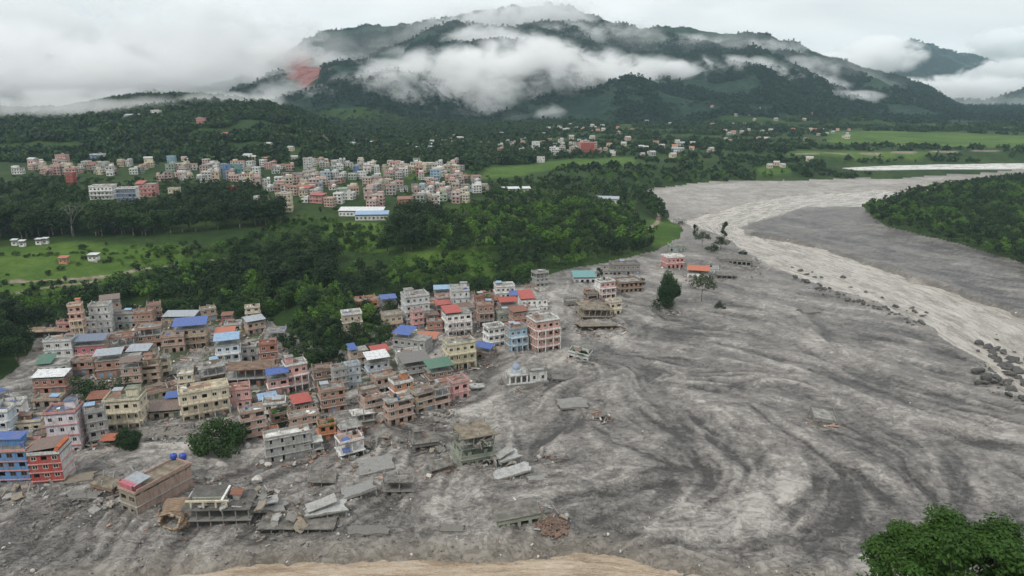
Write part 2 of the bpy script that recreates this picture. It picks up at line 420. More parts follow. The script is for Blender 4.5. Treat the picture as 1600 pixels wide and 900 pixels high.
def mud_material():
    m, nt, b = new_mat('mud')
    co = objco(nt)
    fl = attr(nt, 'flow', 'Vector')
    big = noise(nt, co, .022, 4, .6, .6)
    streak = noise(nt, mapping(nt, fl, (9, .012, 1)), 2.2, 6, .62, .5)
    streak2 = noise(nt, mapping(nt, fl, (26, .05, 1)), 2.6, 5, .65, .8)
    blot = noise(nt, co, .12, 6, .66, 1.1)
    fine = noise(nt, co, .9, 6, .7)
    grit = noise(nt, co, 3.2, 5, .75)
    mid = noise(nt, mapping(nt, co, (.55, 1.25, 1), (0, 0, .5)), .33, 7, .72, .8)
    v = None
    for f_, k_ in ((big, .55), (streak, .25), (blot, .62), (mid, .5), (fine, .4), (grit, .5)):
        t_ = mth(nt, 'MULTIPLY', mth(nt, 'SUBTRACT', f_, .5), k_)
        v = t_ if v is None else mth(nt, 'ADD', v, t_)
    v = mth(nt, 'ADD', v, mth(nt, 'MULTIPLY', mth(nt, 'ADD', mth(nt, 'MULTIPLY', attr(nt, 'streak'), .06), mth(nt, 'MULTIPLY', attr(nt, 'lobe'), .075)), 1.0))
    wr = noise(nt, mapping(nt, co, (1, 1.5, 1)), .16, 7, .68, 1.6)
    line = mth(nt, 'MULTIPLY', mth(nt, 'MINIMUM', mth(nt, 'MULTIPLY', mth(nt, 'ABSOLUTE', mth(nt, 'SUBTRACT', wr, .5)), 26.0), 1.0), .11)
    v = mth(nt, 'SUBTRACT', mth(nt, 'ADD', v, line), .10)
    v = mth(nt, 'SUBTRACT', v, mth(nt, 'MULTIPLY', attr(nt, 'edge'), .105))
    v = mth(nt, 'ADD', v, mth(nt, 'MULTIPLY', attr(nt, 'band'), .22))
    v = mth(nt, 'ADD', v, mth(nt, 'ADD', mth(nt, 'MULTIPLY', attr(nt, 'pale'), .15), .462))
    v = mth(nt, 'ADD', mth(nt, 'MULTIPLY', v, 1.15), -.078)
    c = ramp(nt, v, [(.16, (.058, .053, .049)), (.38, (.155, .143, .131)), (.54, (.25, .232, .213)), (.80, (.44, .413, .38))])
    # drier pale grit on the right bank, brownish fines along the water
    c = mixc(nt, mth(nt, 'MULTIPLY', attr(nt, 'silt'), .5), c, (.30, .265, .22))
    c = mixc(nt, attr(nt, 'verge'), c, ramp(nt, blot, [(.3, (.022, .04, .014)), (.55, (.05, .08, .022)), (.72, (.13, .105, .075))]))
    nt.links.new(c, b.inputs['Base Color'])
    nt.links.new(ramp(nt, v, [(.38, (.42,) * 3), (.6, (.85,) * 3)]), b.inputs['Roughness'])
    b.inputs['Specular IOR Level'].default_value = .35
    h = mth(nt, 'ADD', mth(nt, 'MULTIPLY', fine, .6), mth(nt, 'MULTIPLY', grit, .35))
    h = mth(nt, 'ADD', h, mth(nt, 'MULTIPLY', streak2, .5))
    h = mth(nt, 'ADD', h, mth(nt, 'ADD', mth(nt, 'MULTIPLY', blot, .8), mth(nt, 'MULTIPLY', line, 2.5)))
    bump(nt, b, h, .8, .7)
    return m
def green_material(name, mount=False):
    m, nt, b = new_mat(name)
    co = objco(nt)
    k = .35 if mount else 1.0
    n1 = noise(nt, co, .012 * k, 5, .6, .4)
    n2 = noise(nt, co, .12 * k, 6, .7, .3)
    n3 = noise(nt, co, .7 * k, 4, .7)
    v = mth(nt, 'ADD', mth(nt, 'MULTIPLY', n1, .5), mth(nt, 'ADD', mth(nt, 'MULTIPLY', n2, .35), mth(nt, 'MULTIPLY', n3, .25)))
    if mount:
        c = ramp(nt, v, [(.40, (.006, .016, .013)), (.50, (.012, .030, .022)), (.56, (.026, .054, .036)), (.66, (.06, .10, .055))])  # greens darkened and blued: the haze of distance is put into the colour
    else:
        c = ramp(nt, v, [(.40, (.013, .028, .008)), (.53, (.024, .048, .012)), (.66, (.05, .082, .02))])
    fieldc = ramp(nt, v, [(.36, (.024, .05, .009)), (.50, (.048, .096, .015)), (.66, (.10, .16, .030))])
    c = mixc(nt, attr(nt, 'field'), c, fieldc)
    c = mixc(nt, attr(nt, 'earth'), c, ramp(nt, n2, [(.35, (.16, .12, .09)), (.65, (.34, .29, .24))]))
    c = mixc(nt, attr(nt, 'scar'), c, ramp(nt, n2, [(.35, (.22, .085, .08)), (.65, (.42, .19, .17))]))
    nt.links.new(c, b.inputs['Base Color'])
    b.inputs['Roughness'].default_value = .9
    b.inputs['Specular IOR Level'].default_value = .15
    bump(nt, b, mth(nt, 'ADD', n2, mth(nt, 'MULTIPLY', n3, .5)), 14 if mount else 1.4, 1.0)
    return m
def water_material(name, c0, c1, c2, scale):
    m, nt, b = new_mat(name)
    fl = attr(nt, 'flow', 'Vector')
    a = noise(nt, mapping(nt, fl, (.030, .20, 1)), scale, 6, .68, 1.2)
    w = noise(nt, mapping(nt, fl, (.16, .55, 1)), scale, 7, .72, .9)
    f = noise(nt, objco(nt), 1.1 * scale, 6, .75, .6)
    v = mth(nt, 'ADD', mth(nt, 'ADD', mth(nt, 'MULTIPLY', a, .42), mth(nt, 'MULTIPLY', w, .34)), mth(nt, 'MULTIPLY', f, .24))
    v = mth(nt, 'ADD', v, mth(nt, 'MULTIPLY', attr(nt, 'chop'), .05))
    nt.links.new(ramp(nt, v, [(.38, c0), (.5, c1), (.64, c2)]), b.inputs['Base Color'])
    nt.links.new(ramp(nt, v, [(.42, (.15,) * 3), (.6, (.42,) * 3)]), b.inputs['Roughness'])
    b.inputs['Specular IOR Level'].default_value = .5; b.inputs['IOR'].default_value = 1.33
    bump(nt, b, mth(nt, 'ADD', mth(nt, 'MULTIPLY', w, .9), mth(nt, 'MULTIPLY', f, .5)), .9, .8)
    return m

# ------------------------------------------------------------------ terrain: one fan of ground, split where its cover changes
rows = []
for v in np.arange(1010, 232, -1.5):
    rows.append(G(800, v)[1])
y0 = rows[-1]
rows += list(np.geomspace(y0, 8300, 300)[1:])
rows = np.array([22, 40, 60, 80, 95] + [r for r in rows if r > 100])
cols = np.concatenate([np.linspace(-1.2, -.9, 25)[:-1], np.linspace(-.9, .9, 900), np.linspace(.9, 1.2, 25)[1:]])
RY, CX = np.meshgrid(rows, cols, indexing='ij')
VX = (CX * RY).ravel(); VY = RY.ravel()
VZ = H(VX, VY)
nr, nc = RY.shape
SLOW = sdist(VX, VY, LOW) + 7 * fbm(VX * .02, VY * .02, 3, 3) * np.clip(VY / 300, .3, 2)
idx = np.arange(nr * nc).reshape(nr, nc)
FQ = np.stack([idx[:-1, :-1], idx[:-1, 1:], idx[1:, 1:], idx[1:, :-1]], -1).reshape(-1, 4)
fs = SLOW[FQ].mean(1); fy = VY[FQ].mean(1); fx = VX[FQ].mean(1); fz = VZ[FQ].mean(1)
nearbank = fy < 112
reg = np.where(nearbank, 3, np.where(fs < 0, 0, 1))
reg = np.where((fy > 1950) & (reg != 0), 2, reg)
isl = sdist(fx, fy, ISLAND) < -4
reg = np.where(isl & (reg == 0), 1, reg)

FIELDS = [[(-300, 395), (0, 388), (100, 378), (250, 384), (330, 400), (260, 420), (180, 440), (60, 465), (-300, 490)],
          [(750, 262), (830, 256), (900, 248), (985, 246), (990, 256), (880, 262), (800, 275), (755, 280)],
          [(590, 268), (650, 268), (650, 279), (600, 279)],
          [(500, 345), (600, 350), (610, 395), (520, 392)],
          [(1290, 205), (1400, 205), (1600, 212), (1700, 220), (1700, 232), (1500, 230), (1300, 224)],
          [(1000, 352), (1040, 340), (1066, 352), (1060, 380), (1020, 385)],
          [(1180, 262), (1230, 260), (1235, 270), (1190, 272)], [(1230, 236), (1500, 236), (1500, 241), (1230, 243)],
          [(560, 500), (600, 495), (605, 525), (575, 530)], [(640, 395), (760, 385), (760, 430), (650, 440)]]
def vis_poly(pts):
    return [(hit(u, v).x, hit(u, v).y) for u, v in pts]
FIELDW = [vis_poly(p) for p in FIELDS]
fieldA = np.zeros(VX.shape)
for p in FIELDW:
    d = sdist(VX, VY, p) + np.clip(VY / 60, 3, 25) * fbm(VX * .02, VY * .02, 3, 61)
    fieldA = np.maximum(fieldA, sstep(6, -6, d))
earthA = np.zeros(VX.shape); scarA = np.zeros(VX.shape)
PATHS = [(1.7, [(1000, 366), (1012, 358), (1026, 350), (1030, 338), (1028, 330)]), (1.6, [(20, 440), (120, 436), (170, 432), (220, 420), (300, 410), (350, 405)]),
         (1.2, [(0, 462), (80, 448), (150, 440)]), (2.2, [(40, 560), (48, 600), (40, 640), (60, 680)]), (4.5, [(1230, 241), (1400, 238), (1600, 234)])]
PATHW = [(w, [(hit(u, v).x, hit(u, v).y) for u, v in p]) for w, p in PATHS]
for w, p in PATHW:
    earthA = np.maximum(earthA, sstep(w * 1.4, w * .7, seg_dist(VX, VY, p, False) + .8 * fbm(VX * .2, VY * .2, 2, 62)))
p = vis_poly([(480, 205), (500, 200), (530, 208), (535, 218), (490, 222)])
earthA = np.maximum(earthA, .8 * sstep(8, -8, sdist(VX, VY, p) + 14 * fbm(VX * .03, VY * .03, 3, 63)))
SCARW = vis_poly([(445, 92), (470, 84), (492, 90), (498, 112), (490, 138), (470, 142), (452, 126)])
p = SCARW
scarA = sstep(30, -30, sdist(VX, VY, p) + 55 * fbm(VX * .008, VY * .008, 3, 64))
bandA = band_field(VX, VY)
streakA = streak_at(VX, VY, FLOW); lobeA = streak_at(VX, VY, LOBE); edgeA = streak_at(VX, VY, EDGE)
lowm = 1 - sstep(-8, 4, SLOW)
VZ = VZ + lowm * (.25 * lobeA - .12 * edgeA) * sstep(-1, 6, sdist(VX, VY, RIVER)) * sstep(-1, 6, sdist(VX, VY, STREAM))
VZ = VZ + lowm * .17 * np.clip(streakA, -2.2, 2.2) * sstep(-1, 6, sdist(VX, VY, RIVER)) * sstep(-1, 6, sdist(VX, VY, STREAM))
FLAT = PX([(1008, 300), (1100, 284), (1250, 282), (1420, 280), (1500, 276), (1380, 300), (1230, 308), (1170, 320), (1120, 335), (1066, 348), (1030, 330)])
paleA = sstep(14, -8, sdist(VX, VY, FLAT) + 9 * fbm(VX * .02, VY * .05, 3, 71)) * 1.1
paleA = np.maximum(paleA, .55 * sstep(22, 2, sdist(VX, VY, RIVER)) * (VX < 330) * sstep(.4, .6, vnoise(VX / 25, VY / 25, 72)))
RPLAIN = PX([(1150, 358), (1230, 330), (1345, 326), (1440, 366), (1560, 396), (1800, 450), (1800, 600), (1600, 500), (1450, 445), (1300, 395), (1166, 366)])
paleA = paleA - .75 * sstep(6, -8, sdist(VX, VY, RPLAIN))
VILLP = PX([(420, 560), (640, 470), (860, 430), (1050, 395), (1090, 440), (980, 520), (880, 580), (760, 620), (640, 680), (420, 730), (200, 720), (210, 660), (330, 650)])
paleA = paleA + np.maximum(0, .5 - np.maximum(paleA, 0)) * (sstep(10, -10, sdist(VX, VY, VILLP) + 10 * fbm(VX * .04, VY * .04, 3, 73)))
th, rr = flow_coord(VX + 14 * fbm(VX * .02, VY * .02, 3, 65), VY + 14 * fbm(VX * .02, VY * .02, 3, 66))
siltA = np.maximum(sstep(9, 1, sdist(VX, VY, STREAM)), .7 * sstep(8, 0, sdist(VX, VY, RIVER)))
VILL = vis_poly([(62, 500), (200, 480), (330, 484), (400, 496), (470, 560), (560, 552), (590, 500), (545, 472), (640, 458), (760, 446), (800, 450), (700, 470), (640, 560), (560, 620), (420, 640), (300, 632), (230, 645), (100, 650), (70, 600)])
vergeA = sstep(3, -5, sdist(VX, VY, VILL) + 5 * fbm(VX * .06, VY * .06, 3, 67)) * sstep(.35, .6, vnoise(VX / 11, VY / 11, 68) * .7 + .3 * vnoise(VX / 3, VY / 3, 69)) * .85

def sub_mesh(name, mask, mat, attrs, kind='structure', vec=None):
    f = FQ[mask]
    used, inv = np.unique(f.ravel(), return_inverse=True)
    me = bpy.data.meshes.new(name)
    nv, nf = len(used), len(f)
    me.vertices.add(nv); me.loops.add(nf * 4); me.polygons.add(nf)
    me.vertices.foreach_set('co', np.stack([VX[used], VY[used], VZ[used]], 1).ravel().astype(np.float32))
    me.loops.foreach_set('vertex_index', inv.astype(np.int32))
    me.polygons.foreach_set('loop_start', np.arange(0, nf * 4, 4, dtype=np.int32))
    me.polygons.foreach_set('use_smooth', np.ones(nf, bool))
    me.update(calc_edges=True)
    for k, arr in attrs.items():
        a = me.attributes.new(k, 'FLOAT', 'POINT'); a.data.foreach_set('value', arr[used].astype(np.float32))
    if vec is not None:
        a = me.attributes.new('flow', 'FLOAT_VECTOR', 'POINT'); a.data.foreach_set('vector', np.stack([q[used] for q in vec], 1).ravel().astype(np.float32))
    me.materials.append(mat)
    o = bpy.data.objects.new(name, me); o['kind'] = kind
    COL.objects.link(o)
    return o
MUD = mud_material(); GREEN = green_material('greenery'); MGREEN = green_material('hazed_mountain_greenery', True)
zero = np.zeros(VX.shape)
sub_mesh('mud_plain', reg == 0, MUD, {'band': bandA, 'silt': siltA, 'verge': vergeA, 'streak': streakA, 'lobe': lobeA, 'edge': edgeA, 'pale': paleA}, vec=(th, rr, zero))
sub_mesh('valley_ground', reg == 1, GREEN, {'field': fieldA, 'earth': earthA, 'scar': scarA})
sub_mesh('mountain', reg == 2, MGREEN, {'field': fieldA * .55, 'earth': earthA, 'scar': scarA})
sub_mesh('near_hillside', reg == 3, GREEN, {'field': fieldA, 'earth': earthA, 'scar': scarA})

def water(name, poly, z, mat, grow, mid, cell, box, amp):
    """a sheet a little wider than its channel (the banks cut its outline), choppy along its own line of flow"""
    xs = np.arange(box[0], box[1], cell); ys = np.arange(box[2], box[3], cell)
    gx, gy = np.meshgrid(xs, ys); X, Y = gx.ravel(), gy.ravel()
    keep = sdist(X, Y, poly) < grow
    P = np.asarray(mid, float); L = np.concatenate([[0], np.cumsum(np.hypot(*np.diff(P, axis=0).T))])
    best = np.full(X.shape, 1e18); sA = np.zeros(X.shape); tA = np.zeros(X.shape)
    for k in range(len(P) - 1):
        dx, dy = P[k + 1] - P[k]; q = math.hypot(dx, dy); dx /= q; dy /= q
        t = np.clip((X - P[k, 0]) * dx + (Y - P[k, 1]) * dy, 0, q)
        d2 = (X - P[k, 0] - t * dx) ** 2 + (Y - P[k, 1] - t * dy) ** 2
        m_ = d2 < best; best = np.where(m_, d2, best); sA = np.where(m_, L[k] + t, sA); tA = np.where(m_, dx * (Y - P[k, 1]) - dy * (X - P[k, 0]), tA)
    chop = fbm(sA * .09 + .3 * fbm(X * .03, Y * .03, 2, 811), tA * .3, 4, 812) * 2
    Z = z + amp * chop
    ny_, nx_ = gx.shape; I = np.arange(nx_ * ny_).reshape(ny_, nx_)
    Q = np.stack([I[:-1, :-1], I[:-1, 1:], I[1:, 1:], I[1:, :-1]], -1).reshape(-1, 4); Q = Q[keep[Q].any(1)]
    used, inv = np.unique(Q.ravel(), return_inverse=True)
    me = bpy.data.meshes.new(name); me.from_pydata(np.stack([X, Y, Z], 1)[used].tolist(), [], inv.reshape(-1, 4).tolist())
    me.polygons.foreach_set('use_smooth', np.ones(len(Q), bool))
    a = me.attributes.new('flow', 'FLOAT_VECTOR', 'POINT'); a.data.foreach_set('vector', np.stack([sA, tA, 0 * sA], 1)[used].ravel().astype(np.float32))
    a = me.attributes.new('chop', 'FLOAT', 'POINT'); a.data.foreach_set('value', chop[used].astype(np.float32))
    me.materials.append(mat); me.update()
    o = bpy.data.objects.new(name, me); o['kind'] = 'structure'; COL.objects.link(o)
    return o
RMID = PX([(1640, 272), (1500, 284), (1400, 301), (1320, 312), (1240, 316), (1175, 333), (1115, 350), (1160, 378), (1230, 398), (1310, 425), (1400, 455), (1500, 502), (1600, 560), (1800, 660)], -1.2)
water('river', RIVER, -1.25, water_material('river_water', (.18, .16, .135), (.385, .352, .306), (.58, .545, .50), 1.5), 8, RMID, 2.6, (40, 440, 150, 1060), .22)
SMID = PX([(-300, 985), (200, 915), (420, 905), (600, 905), (800, 898), (950, 895), (1100, 915)], -1.2) + [(150, 112)]
water('stream', STREAM, -1.25, water_material('stream_water', (.24, .175, .12), (.47, .37, .27), (.66, .57, .45), 2.6), 4, SMID, .8, (-130, 150, 105, 150), .12)
FMID = PX([(1310, 264), (1450, 261), (1600, 259), (1800, 255)], 3)
water('far_river', FARRIVER, 2.6, water_material('far_water', (.45, .43, .39), (.58, .56, .52), (.68, .66, .63), 1.0), 4, FMID, 6, (450, 1200, 960, 1260), .1)
# ------------------------------------------------------------------ object helpers
def prop(o, label=None, cat=None, group=None, kind=None):
    if cat and not kind: kind = 'thing'
    for k, val in (('label', label), ('category', cat), ('group', group), ('kind', kind)):
        if val: o[k] = val
    return o
def link(name, data, parent=None):
    o = bpy.data.objects.new(name, data); COL.objects.link(o)
    if parent is not None: o.parent = parent
    return o
def empty(name, loc, rz=0.0, rx=0.0, ry=0.0):
    o = link(name, None); o.location = loc; o.rotation_euler = (rx, ry, rz); o.empty_display_size = .5
    return o
class MB:
    """collects boxes, prisms and tubes into one mesh"""
    def __init__(s): s.v = []; s.f = []; s.m = []
    def add(s, vs, fs, mi=0):
        n = len(s.v); s.v += [tuple(q) for q in vs]; s.f += [tuple(n + k for k in f) for f in fs]; s.m += [mi] * len(fs)
    def box(s, c, d, mi=0, rot=None):
        x, y, z = d[0] / 2, d[1] / 2, d[2] / 2
        vs = [Vector((i, j, k)) for i in (-x, x) for j in (-y, y) for k in (-z, z)]
        if rot is not None: vs = [rot @ q for q in vs]
        c = Vector(c)
        s.add([q + c for q in vs], [(0, 1, 3, 2), (4, 6, 7, 5), (0, 4, 5, 1), (2, 3, 7, 6), (0, 2, 6, 4), (1, 5, 7, 3)], mi)
    def tube(s, p, q, r0, r1, n=6, mi=0):
        p, q = Vector(p), Vector(q); d = (q - p).normalized()
        a = d.orthogonal().normalized(); b = d.cross(a)
        vs = []
        for c, r in ((p, r0), (q, r1)):
            for k in range(n):
                t = 2 * math.pi * k / n
                vs.append(c + a * (r * math.cos(t)) + b * (r * math.sin(t)))
        fs = [(k, (k + 1) % n, n + (k + 1) % n, n + k) for k in range(n)] + [tuple(range(n - 1, -1, -1)), tuple(range(n, 2 * n))]
        s.add(vs, fs, mi)
    def mesh(s, name, mats, smooth=False):
        me = bpy.data.meshes.new(name); me.from_pydata(s.v, [], s.f)
        for m in mats: me.materials.append(m)
        me.polygons.foreach_set('material_index', s.m)
        if smooth: me.polygons.foreach_set('use_smooth', [True] * len(s.f))
        me.update(); return me

# ------------------------------------------------------------------ foliage
def leaf_material(name, c0, c1, c2):
    m, nt, b = new_mat(name)
    oi = nt.nodes.new('ShaderNodeObjectInfo')
    tone = attr(nt, 'tone')
    geo = nt.nodes.new('ShaderNodeNewGeometry')
    n = noise(nt, geo.outputs['Position'], .11, 3, .6)
    v = mth(nt, 'ADD', mth(nt, 'MULTIPLY', oi.outputs['Random'], .42), mth(nt, 'ADD', mth(nt, 'MULTIPLY', tone, .34), mth(nt, 'MULTIPLY', n, .24)))
    nt.links.new(ramp(nt, v, [(.15, c0), (.5, c1), (.9, c2)]), b.inputs['Base Color'])
    b.inputs['Roughness'].default_value = .62; b.inputs['Specular IOR Level'].default_value = .25
    tr = nt.nodes.new('ShaderNodeBsdfTranslucent'); mx = nt.nodes.new('ShaderNodeMixShader'); mx.inputs[0].default_value = .18
    nt.links.new(ramp(nt, v, [(.15, c0), (.5, c1), (.9, c2)]), tr.inputs['Color'])
    out = nt.nodes['Material Output']
    nt.links.new(b.outputs[0], mx.inputs[1]); nt.links.new(tr.outputs[0], mx.inputs[2]); nt.links.new(mx.outputs[0], out.inputs['Surface'])
    return m
LEAF = leaf_material('broadleaf', (.011, .030, .008), (.026, .060, .014), (.062, .112, .026))
LEAF_BRIGHT = leaf_material('bright_leaf', (.045, .10, .014), (.075, .155, .022), (.12, .22, .035))
LEAF_DARK = leaf_material('dark_leaf', (.007, .018, .007), (.015, .034, .011), (.036, .066, .019))
LEAF_FAR = leaf_material('hazed_mountain_leaf', (.006, .018, .013), (.013, .034, .023), (.030, .062, .038))  # darker, bluer leaf copy with distance haze mixed into its greens
LEAF_MUDDY = leaf_material('dusty_leaf', (.025, .035, .018), (.045, .06, .028), (.075, .09, .045))
m, nt, b = new_mat('bark')
nt.links.new(ramp(nt, noise(nt, objco(nt), 9, 4, .6), [(.3, (.07, .055, .04)), (.7, (.19, .16, .13))]), b.inputs['Base Color']); b.inputs['Roughness'].default_value = .9
BARK = m
m, nt, b = new_mat('pale_bark')
nt.links.new(ramp(nt, noise(nt, objco(nt), 9, 4, .6), [(.3, (.11, .10, .085)), (.7, (.21, .195, .17))]), b.inputs['Base Color']); b.inputs['Roughness'].default_value = .9
PALEBARK = m

def crown_arrays(shape, n, leaf, seed, lobes=12):
    """leaf quads through the volume of a lumpy crown; the tree is one unit tall"""
    r = np.random.default_rng(seed)
    C = []; 
    for k in range(lobes):
        if shape == 'round':   # broad dome on a short trunk
            t = r.uniform(0, 2 * math.pi); q = math.sqrt(r.uniform(0, 1)); z = .36 + .5 * r.uniform(0, 1) * (1 - .55 * q * q)
            c = (.30 * q * math.cos(t), .30 * q * math.sin(t), z); rad = r.uniform(.10, .19)
        elif shape == 'tall':
            z = r.uniform(.26, .9); w = .17 * (1 - abs(z - .5) * 1.25)
            t = r.uniform(0, 2 * math.pi); c = (w * math.cos(t), w * math.sin(t), z); rad = r.uniform(.07, .13)
        elif shape == 'spread':
            t = r.uniform(0, 2 * math.pi); q = math.sqrt(r.uniform(0, 1)); z = .5 + .34 * r.uniform(0, 1) * (1 - .5 * q)
            c = (.46 * q * math.cos(t), .46 * q * math.sin(t), z); rad = r.uniform(.11, .17)
        elif shape == 'bush':
            t = r.uniform(0, 2 * math.pi); q = math.sqrt(r.uniform(0, 1)); z = .18 + .6 * r.uniform(0, 1) * (1 - .6 * q)
            c = (.5 * q * math.cos(t), .5 * q * math.sin(t), z); rad = r.uniform(.15, .27)
        else:                  # conifer
            z = r.uniform(.2, .97); w = .20 * (1 - z) + .015
            t = r.uniform(0, 2 * math.pi); c = (w * math.cos(t), w * math.sin(t), z); rad = .05 + .09 * (1 - z)
        C.append((*c, rad, r.uniform(0, 1)))
    C = np.array(C)
    pick = r.choice(lobes, n, p=C[:, 3] ** 2 / (C[:, 3] ** 2).sum())
    d = r.normal(size=(n, 3)); d /= np.linalg.norm(d, axis=1)[:, None]
    rad = C[pick, 3] * r.uniform(.55, 1.08, n)
    P = C[pick, :3] + d * rad[:, None] * np.array([1, 1, .82])
    nrm = d + r.normal(size=(n, 3)) * .55 + np.array([0, 0, .35]); nrm /= np.linalg.norm(nrm, axis=1)[:, None]
    a = np.cross(nrm, r.normal(size=(n, 3))); a /= np.linalg.norm(a, axis=1)[:, None]
    bb = np.cross(nrm, a)
    s = leaf * r.uniform(.55, 1.35, n)[:, None]
    asp = r.uniform(.5, .9, n)[:, None]
    # a leaf spray: bent diamond of two triangles
    V = np.stack([P - a * s, P - bb * s * asp + nrm * s * .18, P + a * s, P + bb * s * asp + nrm * s * .18], 1).reshape(-1, 3)
    tone = np.clip(C[pick, 4] * .6 + r.uniform(0, .4, n), 0, 1)
    return V, tone
def leaf_mesh(name, V, tone, mat, extra=None):
    n = len(V) // 4
    me = bpy.data.meshes.new(name)
    ev, ef = (extra.v, extra.f) if extra else ([], [])
    me.from_pydata(V.tolist() + ev, [], np.arange(4 * n).reshape(n, 4).tolist() + [tuple(4 * n + k for k in f) for f in ef])
    me.materials.append(mat)
    if extra:
        me.materials.append(BARK); me.polygons.foreach_set('material_index', [0] * n + [1] * len(ef))
    a = me.attributes.new('tone', 'FLOAT', 'POINT')
    a.data.foreach_set('value', np.concatenate([np.repeat(tone, 4), np.zeros(len(ev))]).astype(np.float32))
    me.update(); return me
def trunk_mb(h, seed, limbs=5, r0=.022):
    r = random.Random(seed); t = MB()
    p = Vector((0, 0, -.04)); rad = r0
    for k in range(4):
        q = Vector((r.uniform(-.02, .02), r.uniform(-.02, .02), h * (k + 1) / 4))
        t.tube(p, q, rad, rad * .8, 7); p, rad = q, rad * .8
        if k >= 1:
            for j in range(limbs // 2):
                an = r.uniform(0, 6.28); ln = r.uniform(.12, .24)
                e = p + Vector((math.cos(an) * ln, math.sin(an) * ln, ln * r.uniform(.5, 1.1)))
                t.tube(p, e, rad * .6, rad * .22, 5)
    return t
SHAPES = [('round', 'broadleaf_tree', LEAF, .62), ('round', 'broadleaf_tree', LEAF_DARK, .6), ('spread', 'broadleaf_tree', LEAF, .66), ('tall', 'slender_tree', LEAF_DARK, .8), ('tall', 'slender_tree', LEAF, .8),
          ('round', 'broadleaf_tree', LEAF_BRIGHT, .62), ('bush', 'bush', LEAF, .4), ('bush', 'bush', LEAF_BRIGHT, .4), ('conifer', 'conifer', LEAF_DARK, .95)]
HI, TRK, LO = [], [], []
for k, (shp, nm, mat, th_) in enumerate(SHAPES):
    V, tone = crown_arrays(shp, 900 if shp != 'conifer' else 700, .030 if shp != 'bush' else .045, 300 + k, 16 if shp != 'conifer' else 30)
    HI.append(leaf_mesh('crown', V, tone, mat))
    TRK.append(trunk_mb(th_, 60 + k).mesh('trunk', [BARK], True))
    V, tone = crown_arrays(shp, 230, .055 if shp != 'bush' else .085, 330 + k, 12 if shp != 'conifer' else 22)
    t = MB(); t.tube((0, 0, -.04), (0, 0, th_ * .8), .022, .012, 5)
    LO.append(leaf_mesh('woodland_tree', V, tone, mat, t))

SRC = bpy.data.collections.new('woodland_sources')       # never linked to the scene: only the scatter reads it
for k, me in enumerate(LO):
    SRC.objects.link(bpy.data.objects.new('woodland_tree_%02d' % k, me))
FAR = []
for k, mat in enumerate((LEAF, LEAF_DARK, LEAF)):
    V, tone = crown_arrays('bush' if k < 2 else 'tall', 70, .15 if k < 2 else .10, 360 + k, 8)
    FAR.append(leaf_mesh('far_tree', V, tone, mat))
SRC_FAR = bpy.data.collections.new('far_sources')
FARM = []
for k in range(3):
    V, tone = crown_arrays('bush' if k < 2 else 'tall', 70, .15 if k < 2 else .10, 370 + k, 8); FARM.append(leaf_mesh('mountain_tree', V, tone, LEAF_FAR))
SRC_M = bpy.data.collections.new('mountain_sources')
for k, me in enumerate(FARM): SRC_M.objects.link(bpy.data.objects.new('mountain_tree_%02d' % k, me))
for k, me in enumerate(FAR):
    SRC_FAR.objects.link(bpy.data.objects.new('far_tree_%02d' % k, me))

def scatter(name, pts, scale, pick, coll, label=None, cat=None):
    n = len(pts)
    me = bpy.data.meshes.new(name); me.vertices.add(n)
    me.vertices.foreach_set('co', np.asarray(pts, np.float32).ravel())
    for k, arr, ty in (('size', scale, 'FLOAT'), ('turn', RNG.uniform(0, 6.28, n), 'FLOAT'), ('pick', pick, 'INT')):
        a = me.attributes.new(k, ty, 'POINT'); a.data.foreach_set('value', np.asarray(arr, np.int32 if ty == 'INT' else np.float32))
    o = link(name, me); prop(o, label, cat, None, 'stuff')
    ng = bpy.data.node_groups.new(name, 'GeometryNodeTree')
    ng.interface.new_socket('Geometry', in_out='INPUT', socket_type='NodeSocketGeometry')
    ng.interface.new_socket('Geometry', in_out='OUTPUT', socket_type='NodeSocketGeometry')
    g = ng.nodes; L = ng.links
    gi, go = g.new('NodeGroupInput'), g.new('NodeGroupOutput')
    iop = g.new('GeometryNodeInstanceOnPoints'); ci = g.new('GeometryNodeCollectionInfo')
    ci.inputs['Collection'].default_value = coll; ci.inputs['Separate Children'].default_value = True; ci.inputs['Reset Children'].default_value = True
    def na(nm, ty):
        q = g.new('GeometryNodeInputNamedAttribute'); q.data_type = ty; q.inputs['Name'].default_value = nm
        return q.outputs['Attribute']
    cx = g.new('ShaderNodeCombineXYZ'); L.new(na('turn', 'FLOAT'), cx.inputs['Z'])
    L.new(gi.outputs[0], iop.inputs['Points']); L.new(ci.outputs[0], iop.inputs['Instance'])
    iop.inputs['Pick Instance'].default_value = True
    L.new(na('pick', 'INT'), iop.inputs['Instance Index'])
    e2r = g.new('FunctionNodeEulerToRotation'); L.new(cx.outputs[0], e2r.inputs[0]); L.new(e2r.outputs[0], iop.inputs['Rotation'])
    L.new(na('size', 'FLOAT'), iop.inputs['Scale'])
    L.new(iop.outputs[0], go.inputs[0])
    mod = o.modifiers.new('scatter', 'NODES'); mod.node_group = ng
    return o

